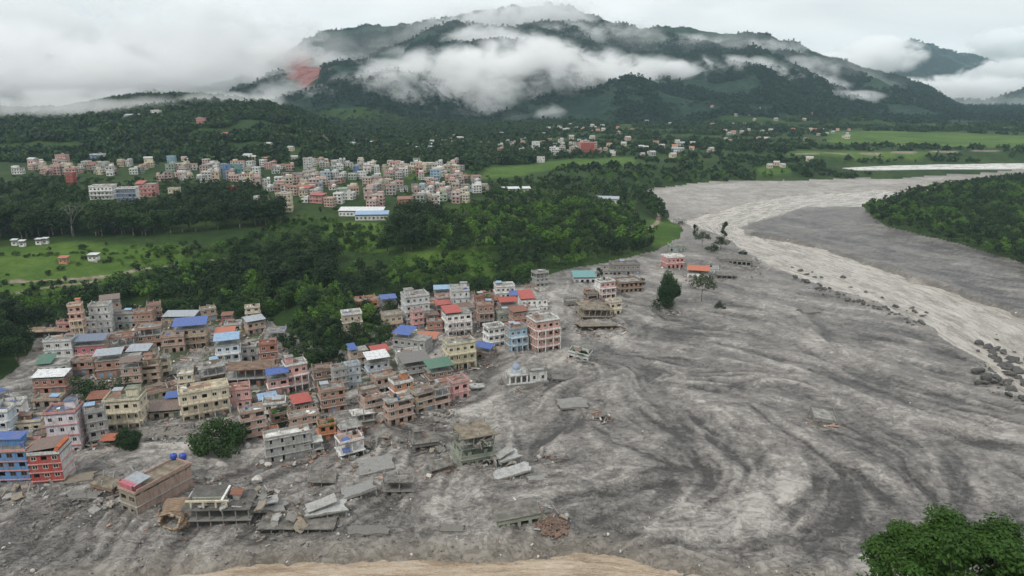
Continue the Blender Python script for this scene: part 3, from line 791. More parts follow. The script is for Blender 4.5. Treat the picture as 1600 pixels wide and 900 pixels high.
def fill(px, spacing, world_pts=None, keep=None):
    """jittered points over the ground seen inside a pixel polygon"""
    P = np.array(world_pts if world_pts is not None else vis_poly(px))
    x0, y0 = P.min(0); x1, y1 = P.max(0)
    gx, gy = np.meshgrid(np.arange(x0, x1, spacing), np.arange(y0, y1, spacing))
    gx = gx.ravel() + RNG.uniform(-.48, .48, gx.size) * spacing; gy = gy.ravel() + RNG.uniform(-.48, .48, gy.size) * spacing
    k = inside(gx, gy, P)
    return gx[k], gy[k]
TREES = []   # x, y, height, shape index
def wood(px, spacing, h0, h1, picks, clump=0.0, seed=0, world_pts=None):
    x, y = fill(px, spacing, world_pts)
    if clump:
        n = vnoise(x / 38, y / 38, 400 + seed); k = n > clump; x, y = x[k], y[k]
    hn = .6 * vnoise(x / 30, y / 30, 420 + seed) + .4 * RNG.uniform(0, 1, len(x))
    hh = h0 + (h1 - h0) * hn
    # neighbours are mostly of a kind, so that dark and light stands form
    pn = vnoise(x / 26, y / 26, 440 + seed) * .75 + .25 * RNG.uniform(0, 1, len(x))
    pi = np.array(picks)[np.clip((pn * len(picks)).astype(int), 0, len(picks) - 1)]
    for q in zip(x, y, hh, pi): TREES.append(q)
B_, D_, SPR, TD, T_, BR, BU, BUB, CO = range(9)
# dark wood behind the village
wood([(70, 496), (200, 474), (330, 474), (400, 486), (440, 515), (500, 545), (565, 542), (592, 496), (545, 466), (520, 425), (440, 405), (350, 418), (240, 440), (110, 470)], 6.2, 7, 13, [D_, D_, B_, D_, BR, B_, BU], .18, 1)
wood([(420, 470), (520, 462), (525, 400), (470, 395), (420, 400)], 7, 12, 18, [D_, D_, B_, D_], 0, 2)
wood([(545, 464), (640, 452), (760, 438), (850, 428), (930, 410), (900, 385), (780, 400), (690, 405), (600, 420), (530, 430)], 7, 5, 12, [B_, D_, BR, B_, D_, T_], .1, 3)
wood([(600, 400), (690, 395), (690, 348), (640, 342), (605, 355)], 9, 15, 22, [D_, D_, B_], 0, 4)
wood([(690, 405), (900, 388), (1000, 390), (1030, 376), (1000, 360), (985, 335), (860, 325), (760, 328), (690, 340)], 7.5, 8, 16, [B_, BR, BR, B_, T_, BR, D_], .05, 5)
wood([(930, 408), (1010, 394), (1045, 382), (1000, 388), (900, 384)], 7, 7, 13, [D_, D_, B_], .1, 6)
wood([(500, 402), (600, 400), (605, 345), (500, 340), (420, 345), (420, 395)], 6.5, 2.5, 7, [BUB, BU, BU, BR, B_], .2, 7)
# belt of tall trees below the upper town
wood([(-120, 378), (60, 374), (250, 368), (440, 352), (440, 335), (250, 345), (0, 352), (-120, 352)], 8.5, 16, 24, [D_, D_, D_, B_, D_], .1, 8)
wood([(-120, 335), (0, 330), (130, 325), (130, 300), (0, 295), (-120, 295)], 11, 9, 16, [D_, B_, D_], .1, 9)
wood([(250, 345), (400, 335), (430, 320), (400, 300), (300, 305)], 10, 9, 16, [D_, D_, B_], .1, 10)
# bushes on the terraces
wood([(0, 465), (110, 468), (240, 438), (350, 416), (420, 395), (420, 360), (330, 385), (250, 392), (200, 425), (60, 445)], 6.5, 3, 8, [BU, BUB, BU, D_, BR, B_], .22, 11)
wood([(-200, 400), (250, 380), (330, 400), (100, 430), (-200, 470)], 13, 2, 6, [BUB, BU, BU, D_], .5, 12)
# left edge, nearest trees
wood([(-160, 600), (-10, 588), (28, 570), (55, 540), (66, 505), (0, 506), (-160, 520)], 6, 9, 16, [D_, D_, B_, D_], .05, 13)
wood([(-160, 500), (66, 498), (110, 472), (0, 468), (-160, 490)], 7, 4, 9, [B_, BR, D_], .2, 14)
# river side woods, upstream flats
wood([(755, 330), (860, 325), (985, 335), (1008, 308), (1014, 296), (940, 290), (850, 285), (760, 290)], 11, 7, 13, [B_, D_, T_, B_, BR], .08, 15)
wood([(1012, 340), (1040, 345), (1035, 325), (1015, 308), (1000, 315)], 8, 10, 15, [D_, B_], 0, 16)
wood([(850, 284), (1014, 294), (1100, 284), (1250, 279), (1250, 270), (1100, 270), (860, 268)], 14, 5, 11, [B_, BR, D_, BU], .32, 17)
wood([(1250, 280), (1330, 277), (1330, 270), (1250, 270)], 12, 5, 10, [D_, B_, D_], .15, 18)
wood([(560, 265), (760, 255), (760, 240), (560, 245)], 26, 7, 12, [B_, D_], .4, 19)
wood([(1000, 268), (1310, 260), (1600, 254), (1700, 250), (1700, 240), (1300, 242), (1000, 250)], 24, 6, 11, [B_, D_, BU], .42, 20)
# green reaching in between the back houses, and around the upper town
wood([(62, 520), (200, 494), (330, 494), (405, 505), (430, 545), (490, 580), (560, 575), (600, 545), (625, 500), (650, 474), (845, 446), (850, 430), (640, 455), (590, 480), (565, 540), (500, 545), (440, 515), (400, 486), (330, 474), (70, 497)], 5, 4, 9, [D_, BU, B_, D_, BU], .12, 22)
wood([(385, 335), (520, 338), (650, 340), (760, 322), (775, 290), (740, 255), (480, 252), (380, 258), (370, 300)], 17, 3.5, 7, [D_, B_, D_], .35, 23)
wood([(10, 300), (130, 312), (250, 318), (370, 312), (385, 288), (250, 284), (30, 280)], 9, 5, 8, [D_, B_, D_], .1, 24)
wood([(0, 282), (380, 268), (380, 255), (0, 262)], 18, 3.5, 7, [D_, B_], .35, 25)
# hedges between the paddies
for v0, v1 in ((430, 406), (447, 428), (400, 388), (414, 398), (460, 446)):
    wood([(-120, v0 + 6), (280, v1 - 3), (280, v1), (-120, v0 + 9)], 3.4, 1.2, 3.0, [BU, BUB, BU], .3, 26)
V, tone = crown_arrays('bush', 6500, .027, 391, 24); BALL = leaf_mesh('crown', V, tone, LEAF)
V, tone = crown_arrays('bush', 6500, .027, 398, 22); BALL2 = leaf_mesh('crown', V, tone, LEAF)
# the wooded island on the right bank
wood(None, 8, 6, 12, [D_, B_, D_, B_, BR, D_, T_], 0.0, 21, ISLAND)

def clear_of(spots):
    keep = []
    A = np.array([(t[0], t[1]) for t in TREES])
    ok = np.ones(len(A), bool)
    for x, y, r in spots:
        ok &= (A[:, 0] - x) ** 2 + (A[:, 1] - y) ** 2 > r * r
    return [t for t, k in zip(TREES, ok) if k]
# ------------------------------------------------------------------ building materials
def wall_material(name, kind):
    m, nt, b = new_mat(name)
    oi = nt.nodes.new('ShaderNodeObjectInfo'); geo = nt.nodes.new('ShaderNodeNewGeometry')
    pos = geo.outputs['Position']
    n1 = noise(nt, pos, .55, 5, .65); n2 = noise(nt, mapping(nt, pos, (2.2, 2.2, .22)), 1.3, 4, .6); n3 = noise(nt, pos, 3.5, 4, .7)
    c = oi.outputs['Color']
    if kind == 'brick':
        sep = nt.nodes.new('ShaderNodeSeparateXYZ'); nt.links.new(pos, sep.inputs[0])
        cmb = nt.nodes.new('ShaderNodeCombineXYZ')
        nt.links.new(mth(nt, 'ADD', sep.outputs['X'], sep.outputs['Y']), cmb.inputs['X']); nt.links.new(sep.outputs['Z'], cmb.inputs['Y'])
        br = nt.nodes.new('ShaderNodeTexBrick'); br.inputs['Scale'].default_value = 1.0
        br.inputs['Brick Width'].default_value = .5; br.inputs['Row Height'].default_value = .22; br.inputs['Mortar Size'].default_value = .03
        br.inputs['Color1'].default_value = (.85, .85, .85, 1); br.inputs['Color2'].default_value = (1.12, 1.05, 1.0, 1); br.inputs['Mortar'].default_value = (1.15, 1.25, 1.3, 1)
        nt.links.new(cmb.outputs[0], br.inputs['Vector'])
        c = mixc(nt, 1.0, c, br.outputs['Color'], 'MULTIPLY')
        c = mixc(nt, 1.0, c, ramp(nt, n1, [(.3, (.66, .62, .6)), (.7, (1.2, 1.15, 1.1))]), 'MULTIPLY')
    elif kind == 'plaster':
        c = mixc(nt, 1.0, c, ramp(nt, n2, [(.32, (.62, .6, .56)), (.5, (1, 1, 1)), (.8, (1.05, 1.05, 1.05))]), 'MULTIPLY')
        c = mixc(nt, mth(nt, 'MULTIPLY', ramp(nt, n1, [(.46, (0, 0, 0)), (.68, (1, 1, 1))]), .6), c, (.20, .175, .15))
    elif kind == 'deck':
        c = mixc(nt, 1.0, c, ramp(nt, n1, [(.3, (.36, .35, .33)), (.65, (.95, .93, .9))]), 'MULTIPLY')
        c = mixc(nt, ramp(nt, noise(nt, pos, .35, 5, .7), [(.5, (0, 0, 0)), (.66, (.75, .75, .75))]), c, (.085, .08, .06))
    else:
        c = mixc(nt, 1.0, c, ramp(nt, n3, [(.3, (.7, .7, .7)), (.7, (1.15, 1.15, 1.15))]), 'MULTIPLY')
        c = mixc(nt, mth(nt, 'MULTIPLY', ramp(nt, noise(nt, pos, .8, 5, .7), [(.48, (0, 0, 0)), (.66, (1, 1, 1))]), .6), c, (.20, .15, .12))
    # splashed and dried mud above the flooded ground, with a ragged edge
    sep2 = nt.nodes.new('ShaderNodeSeparateXYZ'); nt.links.new(pos, sep2.inputs[0])
    hgt = mth(nt, 'SUBTRACT', mth(nt, 'ADD', mth(nt, 'MULTIPLY', n1, 3.4), -.4), sep2.outputs['Z'])
    if kind != 'deck':
        c = mixc(nt, mth(nt, 'MULTIPLY', mth(nt, 'MINIMUM', mth(nt, 'MAXIMUM', hgt, 0), 1), .75), c, (.19, .18, .165))
    nt.links.new(c, b.inputs['Base Color'])
    b.inputs['Roughness'].default_value = .45 if kind == 'tin' else .88
    b.inputs['Specular IOR Level'].default_value = .35 if kind == 'tin' else .2
    if kind == 'tin':
        pass
    else:
        bump(nt, b, n3, .06, .6)
    return m
BRICK = wall_material('brickwork', 'brick'); PLASTER = wall_material('plaster', 'plaster'); DECK = wall_material('roof_concrete', 'deck'); TIN = wall_material('tin_sheet', 'tin')
CONC = wall_material('concrete', 'plaster')
def flat_mat(name, c, r=.6, sp=.3):
    m, nt, b = new_mat(name)
    geo = nt.nodes.new('ShaderNodeNewGeometry')
    n = noise(nt, geo.outputs['Position'], 1.7, 4, .6)
    nt.links.new(ramp(nt, n, [(.3, tuple(q * .75 for q in c)), (.7, tuple(min(.9, q * 1.2) for q in c))]), b.inputs['Base Color'])
    b.inputs['Roughness'].default_value = r; b.inputs['Specular IOR Level'].default_value = sp
    return m
PANE = flat_mat('window_glass', (.022, .026, .03), .18, .5)
FRAMEW = flat_mat('window_frame_paint', (.55, .52, .47)); FRAMEB = flat_mat('window_frame_wood', (.16, .09, .055))
DARKIN = flat_mat('dark_interior', (.03, .028, .026), .95, .1)  # flat near-black for the shade inside openings, assigned to nothing
C = dict(white=(.74, .74, .72), cream=(.62, .56, .43), yellow=(.60, .56, .40), beige=(.52, .44, .34), tan=(.42, .33, .25), grey=(.36, .36, .35), pale=(.56, .57, .56), dark=(.16, .155, .15),
         pink=(.62, .36, .34), rose=(.55, .27, .25), magenta=(.45, .14, .17), red=(.36, .065, .055), salmon=(.54, .33, .28), orange=(.56, .24, .12), brick=(.36, .225, .175), brickred=(.34, .165, .125), brickpale=(.43, .31, .255),
         brickbrown=(.25, .175, .135), blue=(.10, .22, .42), skyblue=(.30, .47, .60), paleblue=(.50, .58, .64), teal=(.12, .30, .30), green=(.10, .22, .13), greygreen=(.30, .33, .27), lilac=(.66, .62, .66), mud=(.24, .23, .215), mudtan=(.29, .25, .20),
         tblue=(.06, .125, .37), tred=(.40, .07, .055), torange=(.46, .15, .085), tgrey=(.34, .38, .42), twhite=(.66, .68, .69), tslate=(.14, .18, .26), trust=(.22, .085, .05), tgreen=(.06, .17, .12), tbrown=(.17, .12, .10), tlight=(.25, .40, .58))

def unit_cube():
    t = MB(); t.box((0, 0, 0), (1, 1, 1)); me = t.mesh('block', [CONC]); return me
CUBE = unit_cube()
def block(name, parent, c, d, col, mat=None, rot=None):
    """a box part: shared mesh, its own size, paint and material"""
    o = link(name, CUBE, parent); o.location = c; o.scale = d
    if rot: o.rotation_euler = rot
    o.material_slots[0].link = 'OBJECT'; o.material_slots[0].material = mat or CONC
    o.color = (*(C[col] if isinstance(col, str) else col), 1)
    return o
def tin_mesh():
    """one corrugated sheet, one unit square, ridges running down the slope"""
    t = MB(); n = 26; vs, fs = [], []
    for k in range(n + 1):
        z = .5 if k % 2 else -.5
        for y in (-.5, .5):
            vs.append((k / n - .5, y, z)); vs.append((k / n - .5, y, z - .6))
    for k in range(n):
        a = 4 * k
        fs += [(a, a + 4, a + 6, a + 2), (a + 1, a + 3, a + 7, a + 5), (a, a + 1, a + 5, a + 4), (a + 2, a + 6, a + 7, a + 3)]
    fs += [(0, 2, 3, 1), (4 * n, 4 * n + 1, 4 * n + 3, 4 * n + 2)]
    t.add(vs, fs); return t.mesh('corrugated_sheet', [TIN])
TINM = tin_mesh()
def tin(name, parent, c, w, d, col, pitch=0.12, rz=0):
    o = link(name, TINM, parent); o.location = c; o.scale = (w, d, .09); o.rotation_euler = (pitch, 0, rz)
    o.color = (*(C[col] if isinstance(col, str) else col), 1)
    return o
def window_mesh(fm, shutter=False):
    t = MB(); w, h = 1.0, 1.0
    for x in (-.46, .46): t.box((x, -.02, 0), (.08, .12, h), 0)
    t.box((0, -.02, .46), (w - .16, .12, .08), 0); t.box((0, -.02, -.46), (w - .16, .12, .08), 0)
    t.box((0, -.02, 0), (.05, .1, h - .16), 0)
    t.box((0, .03, 0), (w - .16, .03, h - .16), 1)
    return t.mesh('window', [fm, PANE])
WIN = {'w': window_mesh(FRAMEW), 'b': window_mesh(FRAMEB)}
def rail_mesh():
    t = MB()
    t.box((0, 0, .97), (1, .06, .06)); t.box((0, 0, .5), (1, .04, .05)); t.box((0, 0, .12), (1, .04, .05))
    for k in range(9): t.box((k / 8 * .98 - .49, 0, .5), (.012, .05, .94))
    return t.mesh('railing', [CONC])
RAIL = rail_mesh()

def side(mb, p, dx, nrm, L, z0, n, sh, bays, gap, rnd, brk, wins, shop, thick=.28, blank=False):
    """one wall of n storeys with real openings; p is its left foot, dx runs along it, nrm points out of the house"""
    def bx(a, b_, za, zb):
        if b_ - a < .02 or zb - za < .02: return
        c = p + dx * ((a + b_) / 2) - nrm * (thick / 2); c = Vector((c.x, c.y, (za + zb) / 2))
        ang = math.atan2(dx.y, dx.x)
        mb.box(c, (b_ - a, thick, zb - za), 0, Matrix.Rotation(ang, 3, 'Z'))
    for k in range(n):
        zb = z0 + k * sh; zt = zb + sh - .2
        top = k == n - 1
        if blank:
            if brk and top:
                q = 0.0
                while q < L:
                    w_ = min(L - q, rnd.uniform(.5, 1.3)); bx(q, q + w_, zb, zb + (zt - zb) * (1 - brk * rnd.uniform(0, 1.1))); q += w_
            else: bx(0, L, zb, zt)
            continue
        shopk = shop and k == 0
        sill = 0.0 if shopk else .95
        head = 2.25 if shopk else min(2.3, sh - .45)
        if not shopk: bx(0, L, zb, zb + sill)
        if not (brk and top and rnd.random() < brk): bx(0, L, zb + head, zt)
        bw = L / bays; op = bw * gap
        for j in range(bays + 1):
            a = 0 if j == 0 else j * bw - (bw - op) / 2
            e = L if j == bays else j * bw + (bw - op) / 2
            if brk and top and rnd.random() < brk: continue
            bx(a, e, zb + sill, zb + head)
        for j in range(bays):
            wins.append((p + dx * ((j + .5) * bw) - nrm * .1 + Vector((0, 0, zb + (sill + head) / 2)), dx, op, head - sill, shopk, k))

HOUSES = []
def house(name, cat, label, u, v, wpx, hpx, rot=30, wall='brick', col='brick', front=None, dr=.75, n=None, roof='flat', rcol='grey', bal=0, opn=0, sink=0.0, tilt=(0, 0), brk=0.0,
          win='w', gap=.5, tower=0, stubs=True, slabcol=None, shop=True, group=None, parapet=True, tincover=1.0, seed=None, rail='same', blankside=None, z=None, glaze=.8):
    rnd = random.Random(seed if seed is not None else int(u * 131 + v * 17))
    rot = rot + rnd.uniform(-5, 5)
    p = hit(u, v) if z is None else Vector((*G(u, v, z), z))
    k = mpp(p); r = math.radians(rot)
    w = .93 * wpx * k / (math.cos(r) + dr * abs(math.sin(r))); d = w * dr
    hm = hpx * k / .93
    n = n or max(1, round(hm / 3.0)); sh = min(3.6, max(2.5, hm / n))
    if p.y < 420 and z is None and (u > 420 or v > 640): sink += rnd.uniform(.2, 1.1)
    away = Vector((p.x, p.y, 0)).normalized()
    half = .5 * (d * abs(math.cos(r)) + w * abs(math.sin(r)) * .55)
    c = p + away * half
    gz = float(H(c.x, c.y, False)[0]) if z is None else z
    root = empty(name, (c.x, c.y, gz - sink), r, math.radians(tilt[0]), math.radians(tilt[1]))
    prop(root, label, cat, group)
    HOUSES.append((c.x, c.y, max(w, d) * .62, label, root))
    W2, D2 = w / 2, d / 2
    mat = {'brick': BRICK, 'plaster': PLASTER, 'conc': CONC}[wall]
    nw = n - opn
    X, Y = Vector((1, 0, 0)), Vector((0, 1, 0))
    corners = {'front': (Vector((-W2, -D2, 0)), X, -Y, w), 'back': (Vector((W2, D2, 0)), -X, Y, w),
               'left_side': (Vector((-W2, D2 - .28, 0)), -Y, -X, d - .56), 'right_side': (Vector((W2, -D2 + .28, 0)), Y, X, d - .56)}
    slabcol = slabcol or ('grey' if wall != 'plaster' else col)
    if nw > 0:
        for key, (q, dx, nr_, L) in corners.items():
            mb = MB(); wins = []
            bays = max(1, round(L / 2.9))
            is_front = key == 'front'
            blank = key == 'back' or (key in ('left_side', 'right_side') and (blankside if blankside is not None else rnd.random() < .45))
            side(mb, q, dx, nr_, L, -1.2 if False else 0, nw, sh, bays, gap if is_front else gap * .8, rnd, brk, wins, shop and is_front, blank=blank)
            me = mb.mesh('wall', [mat]); o = link('wall', me, root)
            cc = C[front] if (front and is_front) else (C[col] if isinstance(col, str) else col)
            if front and is_front:
                o.material_slots[0].link = 'OBJECT'; o.material_slots[0].material = PLASTER
            o.color = (*cc, 1)
            if key != 'back':
                for (wp, wdx, ww, wh, shp, kk) in wins:
                    if rnd.random() > glaze: continue
                    if shp:
                        if rnd.random() < .6:
                            s_ = block('shutter', root, wp, (ww, .06, wh), rnd.choice(['tslate', 'dark', 'tbrown', 'tgreen', 'tlight']), TIN)
                            s_.rotation_euler = (0, 0, math.atan2(wdx.y, wdx.x))
                        continue
                    o = link('window', WIN[win], root); o.location = wp; o.scale = (ww, 1, wh); o.rotation_euler = (0, 0, math.atan2(wdx.y, wdx.x))
    # foundation under the sloping or washed-out ground
    block('foundation', root, (0, 0, -1.3), (w - .1, d - .1, 2.7), 'grey', CONC)
    for kk in range(1, n + 1):
        ov = .35 if kk < n else .25
        block('floor_slab' if kk < n else 'roof_slab', root, (0, 0, kk * sh - .1), (w + ov * 2, d + ov * 2, .2), slabcol if kk < n else rcol, CONC if kk < n else DECK)
    for kk in range(nw, n):     # bare frame storeys
        for ix in range(max(2, round(w / 3.2)) + 1):
            for iy in (-1, 0, 1):
                nx = max(2, round(w / 3.2))
                block('column', root, ((ix / nx - .5) * (w - .4), iy * (D2 - .2), kk * sh + (sh - .2) / 2), (.3, .3, sh - .2), slabcol)
        if rnd.random() < .7: block('inner_wall', root, (rnd.uniform(-.2, .2) * w, D2 * .3, kk * sh + (sh - .2) / 2 - .2), (w * .5, .2, sh - .7), col, mat)
    for kk in range(1, 1 + bal):
        bd = 1.25
        s_ = block('balcony', root, (0, -D2 - bd / 2 - .36, kk * sh - .12), (w * .96, bd, .18), slabcol)
        rl = link('railing', RAIL, root); rl.location = (0, -D2 - bd - .3, kk * sh - .03); rl.scale = (w * .96, 1.6, 1.0)
        rl.color = (*C[rail if rail != 'same' else slabcol], 1)
        for sx_ in (-.47, -.16, .16, .47):
            block('column', root, (sx_ * w, -D2 - bd - .2, kk * sh - sh / 2 - .12), (.28, .28, sh - .3), slabcol)
    top = n * sh
    if parapet and roof in ('flat', 'shed') and brk < .5:
        ph = rnd.uniform(.6, 1.0); pb = MB()
        pb.box((0, -D2 + .0, top + ph / 2), (w + .3, .18, ph)); pb.box((0, D2, top + ph / 2), (w + .3, .18, ph))
        pb.box((-W2 - .05, 0, top + ph / 2), (.18, d - .2, ph)); pb.box((W2 + .05, 0, top + ph / 2), (.18, d - .2, ph))
        o = link('parapet', pb.mesh('parapet', [mat if rnd.random() < .7 else CONC]), root); o.color = (*(C[slabcol] if wall == 'plaster' else C[col] if isinstance(col, str) else col), 1)
    if roof == 'flat' and stubs:
        for sx_ in (-1, 0, 1):
            for sy_ in (-1, 1):
                if rnd.random() < .75: block('column', root, (sx_ * (W2 - .15), sy_ * (D2 - .3), top + .75), (.3, .3, 1.5 + rnd.uniform(-.4, .5)), 'grey')
        if rnd.random() < .6:
            block('low_wall', root, (rnd.uniform(-.25, .25) * w, rnd.uniform(-.2, .2) * d, top + .5), (w * rnd.uniform(.25, .5), .2, 1.0), rnd.choice(['brick', 'brickpale', 'grey']), BRICK)
    if roof == 'flat' and top > 2 and d > 4 and glaze > .12:
        for q in range(rnd.randint(1, 5)):
            cl = rnd.choice(['crate', 'roof_sheet', 'brick_pile', 'roof_sheet', 'low_shelter'])
            px_, py_ = rnd.uniform(-.38, .38) * w, rnd.uniform(-.36, .36) * d
            if cl == 'roof_sheet': block(cl, root, (px_, py_, top + .12), (rnd.uniform(1, 2.6), rnd.uniform(.8, 1.8), .08), rnd.choice(['tgrey', 'tblue', 'trust', 'white', 'tbrown']), TIN, (rnd.uniform(-.05, .05), 0, rnd.uniform(0, 3)))
            elif cl == 'low_shelter':
                block(cl, root, (px_, py_, top + .8), (rnd.uniform(1.5, 2.8), rnd.uniform(1.3, 2.2), 1.6), rnd.choice(['brick', 'brickpale', 'tan', 'grey']), BRICK); block('shelter_roof', root, (px_, py_, top + 1.66), (3.0, 2.5, .1), rnd.choice(['tgrey', 'trust', 'tbrown', 'tlight']), TIN, (.08, .04, 0))
            else: block(cl, root, (px_, py_, top + .3), (rnd.uniform(.5, 1.3), rnd.uniform(.5, 1.1), rnd.uniform(.4, .8)), rnd.choice(['brick', 'tan', 'dark', 'white', 'brickbrown', 'tblue']), BRICK)
    if any(q in label for q in ('plants', 'overgrown', 'green debris')):
        for q in range(5):
            o = link('roof_plants', HI[7 if q % 2 else 6], root); s_ = min(w, d) * rnd.uniform(.3, .5); o.scale = (s_ * 1.2, s_ * 1.2, s_ * .6); o.location = (rnd.uniform(-.36, .36) * w, rnd.uniform(-.34, .34) * d, top - .2)
    if 'tarpaulin' in label:
        block('tarpaulin', root, (-w * .28, -D2 - .2, sh + 1.3), (w * .34, 1.6, .12), 'tblue', PLASTER, (.6, .15, .1)); block('tarpaulin', root, (-w * .2, -D2 + 1.0, top + .5), (w * .3, 2.2, .12), 'tblue', PLASTER, (.25, -.2, .3))
    if tower:
        block('stair_tower', root, (W2 * .45 * (1 if tower > 0 else -1), D2 * .35, top + 1.25), (w * .34, d * .4, 2.5), col if not front else front, mat)
        block('stair_roof', root, (W2 * .45 * (1 if tower > 0 else -1), D2 * .35, top + 2.58), (w * .34 + .6, d * .4 + .6, .16), rcol, DECK)
    if roof.startswith('tin'):
        # a sheet roof on posts over the top floor
        tc = roof.split(':')[1]
        tw, td = w * tincover + .9, d + 1.0
        off = (w - w * tincover) / 2
        up = 1.1 if 'low' in roof else 2.3
        for sx_ in (-1, 1):
            for sy_ in (-1, 1):
                block('post', root, (-off + sx_ * (tw / 2 - .7), sy_ * (D2 - .25), top + up / 2), (.16, .16, up + .35 * sy_), 'grey')
        if 'wall' in roof:
            block('attic_wall', root, (-off, 0, top + up * .45), (w * tincover * .92, d * .9, up * .9), col, mat)
        if 'gable' in roof:
            a = .38
            tin('tin_roof', root, (-off, -td / 4 + .02, top + up + .55), tw, td / 2 / math.cos(a) + .2, tc, a)
            tin('tin_roof', root, (-off, td / 4 - .02, top + up + .55), tw, td / 2 / math.cos(a) + .2, tc, -a)
        else:
            tin('tin_roof', root, (-off, 0, top + up + .25), tw, td, tc, rnd.uniform(.08, .16))
    return root
# ------------------------------------------------------------------ the lower village, house by house
VB, VP = 'brick_house', 'village_house'
Hh = lambda label, u, v, w, h, **k: house(k.pop('nm', VP), k.pop('cat', 'house'), label, u, v, w, h, **k)
# --- rear row at the left
Hh('long low brick ruin with broken roof beside the wood at the village back', 78, 530, 76, 20, rot=8, col='brickpale', brk=.5, dr=.3, n=1, rcol='tan', nm=VB)
Hh('small pink house tucked left of the orange tower', 107, 526, 24, 20, rot=10, wall='plaster', col='rose', n=2)
Hh('narrow orange and cream tower standing tallest at the village back', 127, 532, 24, 52, rot=15, wall='plaster', col='salmon', dr=.9, n=5, bal=3, slabcol='cream', gap=.55, rcol='orange', tower=1, nm='tower_house', cat='tower')
Hh('small white house squeezed right of the orange tower', 146, 524, 22, 22, rot=15, wall='plaster', col='white', n=2, stubs=False)
Hh('bare pale grey concrete block behind the small white house', 164, 522, 36, 42, rot=12, wall='conc', col='pale', n=4, dr=.8, gap=.3, slabcol='pale')
Hh('long dark grey terrace building under the wood edge', 198, 514, 46, 22, rot=8, wall='conc', col='grey', n=2, dr=.5, rcol='dark')
Hh('red brick house at the right end of the dark grey terrace', 229, 512, 32, 24, rot=15, col='brick', n=2, nm=VB)
Hh('low house with grey sheet roof behind the blue roofed house', 285, 508, 52, 12, rot=6, wall='conc', col='tan', n=1, roof='tinlow:tgrey', dr=.45)
Hh('tan house under a bright blue sheet roof at the village back', 303, 546, 56, 30, rot=14, col='tan', wall='plaster', n=3, roof='tin:tblue', dr=.6, slabcol='tan', bal=2, nm=VB)
Hh('cream three storey house alone against the wood', 397, 505, 27, 22, rot=20, wall='plaster', col='cream', n=3, stubs=False, dr=.7)
Hh('tiny dark red hut at the wood edge', 357, 507, 18, 13, rot=10, wall='plaster', col='magenta', n=1, roof='tinlow:trust', nm='hut', cat='hut')
Hh('low white walled house below the tiny red hut', 366, 518, 30, 10, rot=10, wall='plaster', col='pale', n=1, rcol='pale')
Hh('house under a red orange sheet roof near the pale blue house', 354, 540, 34, 14, rot=12, col='brickpale', n=1, roof='tin:torange', nm=VB)
Hh('pale blue three storey house with light blue sheet roof', 360, 578, 44, 38, rot=18, wall='plaster', col='paleblue', n=3, roof='tin:tlight', bal=2, slabcol='white')
Hh('grey white house right of the pale blue house', 391, 566, 28, 22, rot=18, wall='plaster', col='pale', n=2)
Hh('pale concrete house with plain end wall by the muddy lane', 101, 570, 46, 36, rot=14, wall='conc', col='pale', n=3, dr=.6, slabcol='pale')
Hh('wide pink fronted house under a slate blue sheet roof', 146, 566, 54, 26, rot=14, col='brickpale', front='magenta', n=2, roof='tin:tslate', bal=1, rail='white', slabcol='pink', dr=.5)
Hh('white house with green roof terrace beside the muddy lane', 92, 596, 52, 26, rot=12, wall='plaster', col='pale', n=2, roof='tinlow:tgreen', tincover=.45)
Hh('brick house with white edged sheet roof at the lane corner', 86, 616, 52, 24, rot=12, col='brickred', n=2, roof='tinlow:twhite', nm=VB, dr=.5)
Hh('low concrete shed with broken edge below the white edged roof', 80, 636, 46, 10, rot=10, wall='conc', col='tan', n=1, rcol='grey', dr=.5, nm='shed', cat='shed')
Hh('long brick row with grey blue sheet roof on its left half', 190, 590, 70, 30, rot=16, col='brick', n=2, roof='tin:tgrey', tincover=.6, dr=.4, nm=VB)
Hh('brick house left of the long brick row', 136, 586, 38, 20, rot=14, col='brick', n=2, nm=VB)
Hh('broken brick house between the pink front and the blue roof', 196, 554, 44, 30, rot=16, col='brickred', n=2, brk=.45, opn=1, nm=VB)
Hh('red brick house with bare frame top behind the ruined tan house', 238, 545, 46, 30, rot=16, col='brick', n=3, opn=1, nm=VB)
Hh('brick house with white concrete roof near the dark terrace', 222, 530, 36, 18, rot=14, col='brickpale', n=1, rcol='white', nm=VB)
Hh('brick house below the tan house with blue roof', 275, 552, 40, 26, rot=16, col='brickpale', n=2, brk=.3, nm=VB)
Hh('ruined tan house with gaping floors in the village middle', 238, 602, 36, 40, rot=20, wall='plaster', col='tan', n=4, brk=.6, opn=1, glaze=.15, rcol='mudtan')
Hh('narrow cream house remnant beside the ruined tan house', 261, 590, 20, 30, rot=20, wall='plaster', col='cream', n=3, brk=.6, glaze=.2)
Hh('collapsed brick house with its roof slab tipped forward', 288, 588, 44, 18, rot=18, col='brickbrown', n=1, brk=.7, tilt=(8, -7), sink=1.2, glaze=.1, nm=VB)
Hh('small cream house with white top above the cream balcony block', 293, 608, 28, 22, rot=22, wall='plaster', col='cream', n=2, rcol='white')
Hh('brown house with collapsed upper floor left of the red brick tower', 335, 598, 48, 24, rot=20, col='brickbrown', n=2, brk=.6, opn=1, tilt=(3, -3), glaze=.15, nm=VB)
Hh('long collapsed red brown building with caved in roof', 394, 606, 82, 30, rot=18, col='brickred', n=2, brk=.65, dr=.5, opn=1, tilt=(2, 3), glaze=.1, rcol='brickbrown', nm=VB)
Hh('red brick tower house with dark roof edge against the wood', 422, 572, 32, 34, rot=20, col='brickred', n=3, rcol='brickred', nm=VB)
